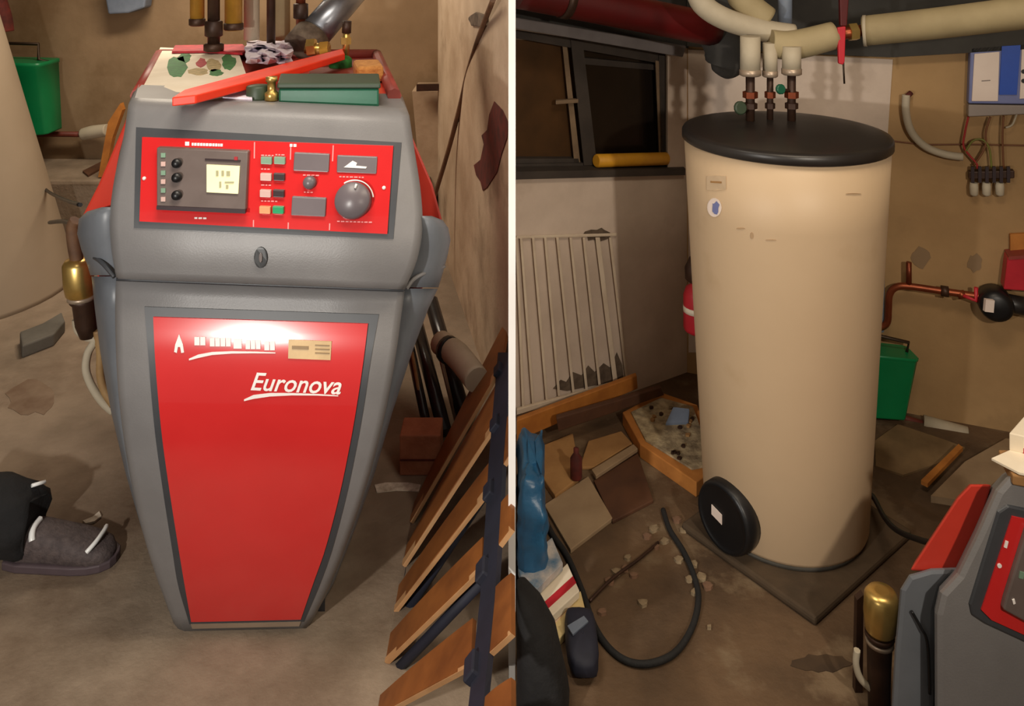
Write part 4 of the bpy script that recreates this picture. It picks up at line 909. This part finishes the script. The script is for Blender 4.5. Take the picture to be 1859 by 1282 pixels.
single('power_cable', MB().tube([P(1562, 888, 2.36), P(1585, 902, 2.33), P(1606, 940, 2.2), P(1630, 964, 2.1), P(1668, 980, 2.0), P(1700, 988, 1.9)], .007, 8), 'black', 'black cable running from the tank to the red boiler', 'cable')
single('cardboard_sheet', flat([(1588, 800), (1630, 770), (1720, 800), (1752, 812), (1700, 842), (1640, 862), (1590, 846)], 0, .006), 'dull_board', 'flat dull brown cardboard on the floor below the second green bucket', 'cardboard')
single('cardboard_sheet', flat([(1690, 900), (1752, 838), (1826, 796), (1880, 800), (1850, 836), (1800, 880), (1740, 908)], .0, .02), 'board_beige', 'pale beige cardboard strip on the floor behind the boiler console', 'cardboard')
single('broken_lath', flat([(1672, 872), (1740, 806), (1748, 812), (1684, 878)], .021, .012), 'board_orange', 'narrow orange-brown lath lying on the dull cardboard', 'lath')

# second view of a boiler: corner of the console at the lower right
b2 = thing('heating_boiler', 'corner of a grey and red boiler console at the lower right', 'boiler', (1.15, 1.7, 0))
def floorpy(Y): return HY+H*F/Y
Yb = 1.58; fb = floorpy(Yb)-1
cons = [(1838, 856), (2080, 900), (2080, fb), (1698, fb), (1697, 1116), (1706, 1076), (1738, 1042), (1772, 972), (1808, 890)]
link('console', MB().pp(cons, Yb, .12, dx=.06, dz=-.07), 'grey_plastic', b2, .016)
link('side_housing', MB().pp([(1746, 1030), (1712, 1066), (1700, 1112), (1696, floorpy(1.64)-1), (1612, floorpy(1.64)-1), (1624, 1180), (1634, 1070), (1650, 1044), (1690, 1032)], 1.64, .14, dx=.07, dz=-.105), 'side_plastic', b2, .012)
link('casing', MB().pp([(1800, 880), (1776, 966), (1738, 1040), (1652, 1036), (1738, 905), (1762, 880)], 1.655, .14, dx=.075, dz=-.09), 'red_body', b2, .004)
link('top_plate', MB().prism([FL(1838, 862, .62), FL(2080, 905, .60), FL(2030, 820, .60), FL(1812, 816, .62)], (0, 0, -.02)), 'cardboard', b2, .003)
def c2(name, poly, off, th, mt, par, bevel=0):
    mb = MB(); mb.pp(poly, Yb-off, th); return link(name, mb, mt, par, bevel)
c2('panel_bezel', [(1830, 918), (2060, 965), (2060, 1260), (1788, 1134), (1764, 1118), (1760, 1098), (1812, 930)], .004, .008, 'dark_plastic', b2, .004)
p2 = c2('control_panel', [(1838, 938), (2050, 984), (2050, 1240), (1800, 1126), (1782, 1108)], .007, .006, 'red_gloss', b2)
m2 = c2('controller_module', [(1866, 962), (2000, 990), (1990, 1200), (1822, 1108), (1826, 1090)], .018, .014, 'module_grey', p2, .003)
c2('indicator', [(1838, 1090), (1842, 1088), (1844, 1096), (1840, 1098)], .020, .004, 'white_print', m2)
c2('indicator', [(1852, 1038), (1860, 1040), (1858, 1052), (1850, 1050)], .020, .004, 'button_green', m2)
c2('lettering', [(1826, 982), (1831, 984), (1828, 996), (1823, 994)], .0085, .002, 'white_print', p2)
c2('screw', circ(1815, 1028, 4, 10), .0085, .003, 'white_print', p2)
link('seam', MB().tube([P(1655, 1110, 1.635), P(1672, 1140, 1.632), P(1684, 1170, 1.632), P(1688, 1260, 1.632)], .003, 6), 'black', b2)
single('paper_sheet', flat([(1800, 832), (1836, 816), (1900, 838), (1900, 868), (1850, 858)], .622, .004), 'paper', 'white paper on the boiler console top at the right edge', 'paper')
single('paper_stack', MB().prism([FL(1832, 786, .66), FL(1862, 752, .66), FL(1930, 770, .66), FL(1920, 806, .66)], (0, 0, -.035)), 'paper', 'cream paper stack with red edge on the boiler console top', 'paper', bevel=.002)
single('red_booklet', flat([(1836, 806), (1870, 796), (1910, 806), (1880, 822)], .624, .012), 'pump_red', 'dark red booklet between papers on the boiler console top', 'booklet')
# oil filter by the second boiler
f2 = thing('oil_filter', 'brass-capped oil filter standing at the lower right beside the boiler', 'filter', FL(1598, 1297))
Yq = 1.76
def fr2(rows, mt, nm): link(nm, MB().loft([[P(c, y, Yq)+Vector((r*math.cos(t), r*math.sin(t), 0)) for t in [2*math.pi*k/22 for k in range(22)]] for c, y, r in rows]), mt, f2)
fr2([(1601, 1072, .014), (1601, 1074, .028), (1600, 1082, .034), (1599, 1112, .035), (1598, 1142, .031), (1597, 1148, .026)], 'brass', 'cap')
fr2([(1597, 1148, .030), (1597, 1154, .030), (1597, 1158, .026), (1596, 1210, .024), (1596, 1288, .022)], 'dark_brown_metal', 'body')
fr2([(1597, 1160, .0285), (1597, 1167, .0285)], 'strip_metal', 'ring')
link('hose', MB().tube([P(1556, 1180, Yq), P(1554, 1206, Yq), P(1562, 1232, Yq), P(1580, 1250, Yq)], .007, 8), 'insulation_white', f2)
link('bracket', MB().pp([(1556, 1090), (1568, 1080), (1566, 1285), (1552, 1285)], 1.80, .015), 'dark_brown_metal', f2)

# darker spill marks on the two floors
for (x, y, rx, ry, mt, lb) in [(58, 722, 46, 30, 'spill', 'dark brown spill on the concrete floor left of the boiler'), (1492, 1204, 52, 16, 'spill_dark', 'dark oily spill on the dirty floor in front of the tank')]:
    o = link('stain', flat(blob(x, y, rx, ry, 22, .16), 0, .0012), mt, None); o['kind'] = 'structure'; o['label'] = lb

# chips that look alike are told apart by their order from the left
same = {}
for o in COL.objects:
    if o.parent is None and o.name.startswith('rubble_chip'): same.setdefault(o['label'], []).append(o)
for lb, os_ in same.items():
    if len(os_) > 1:
        for o, w_ in zip(sorted(os_, key=lambda q: q.location.x/q.location.y), ['leftmost', 'second', 'third', 'fourth', 'fifth', 'sixth'][:len(os_)]):
            o['label'] = (w_ if w_ == 'leftmost' else w_+' from left')+' '+lb
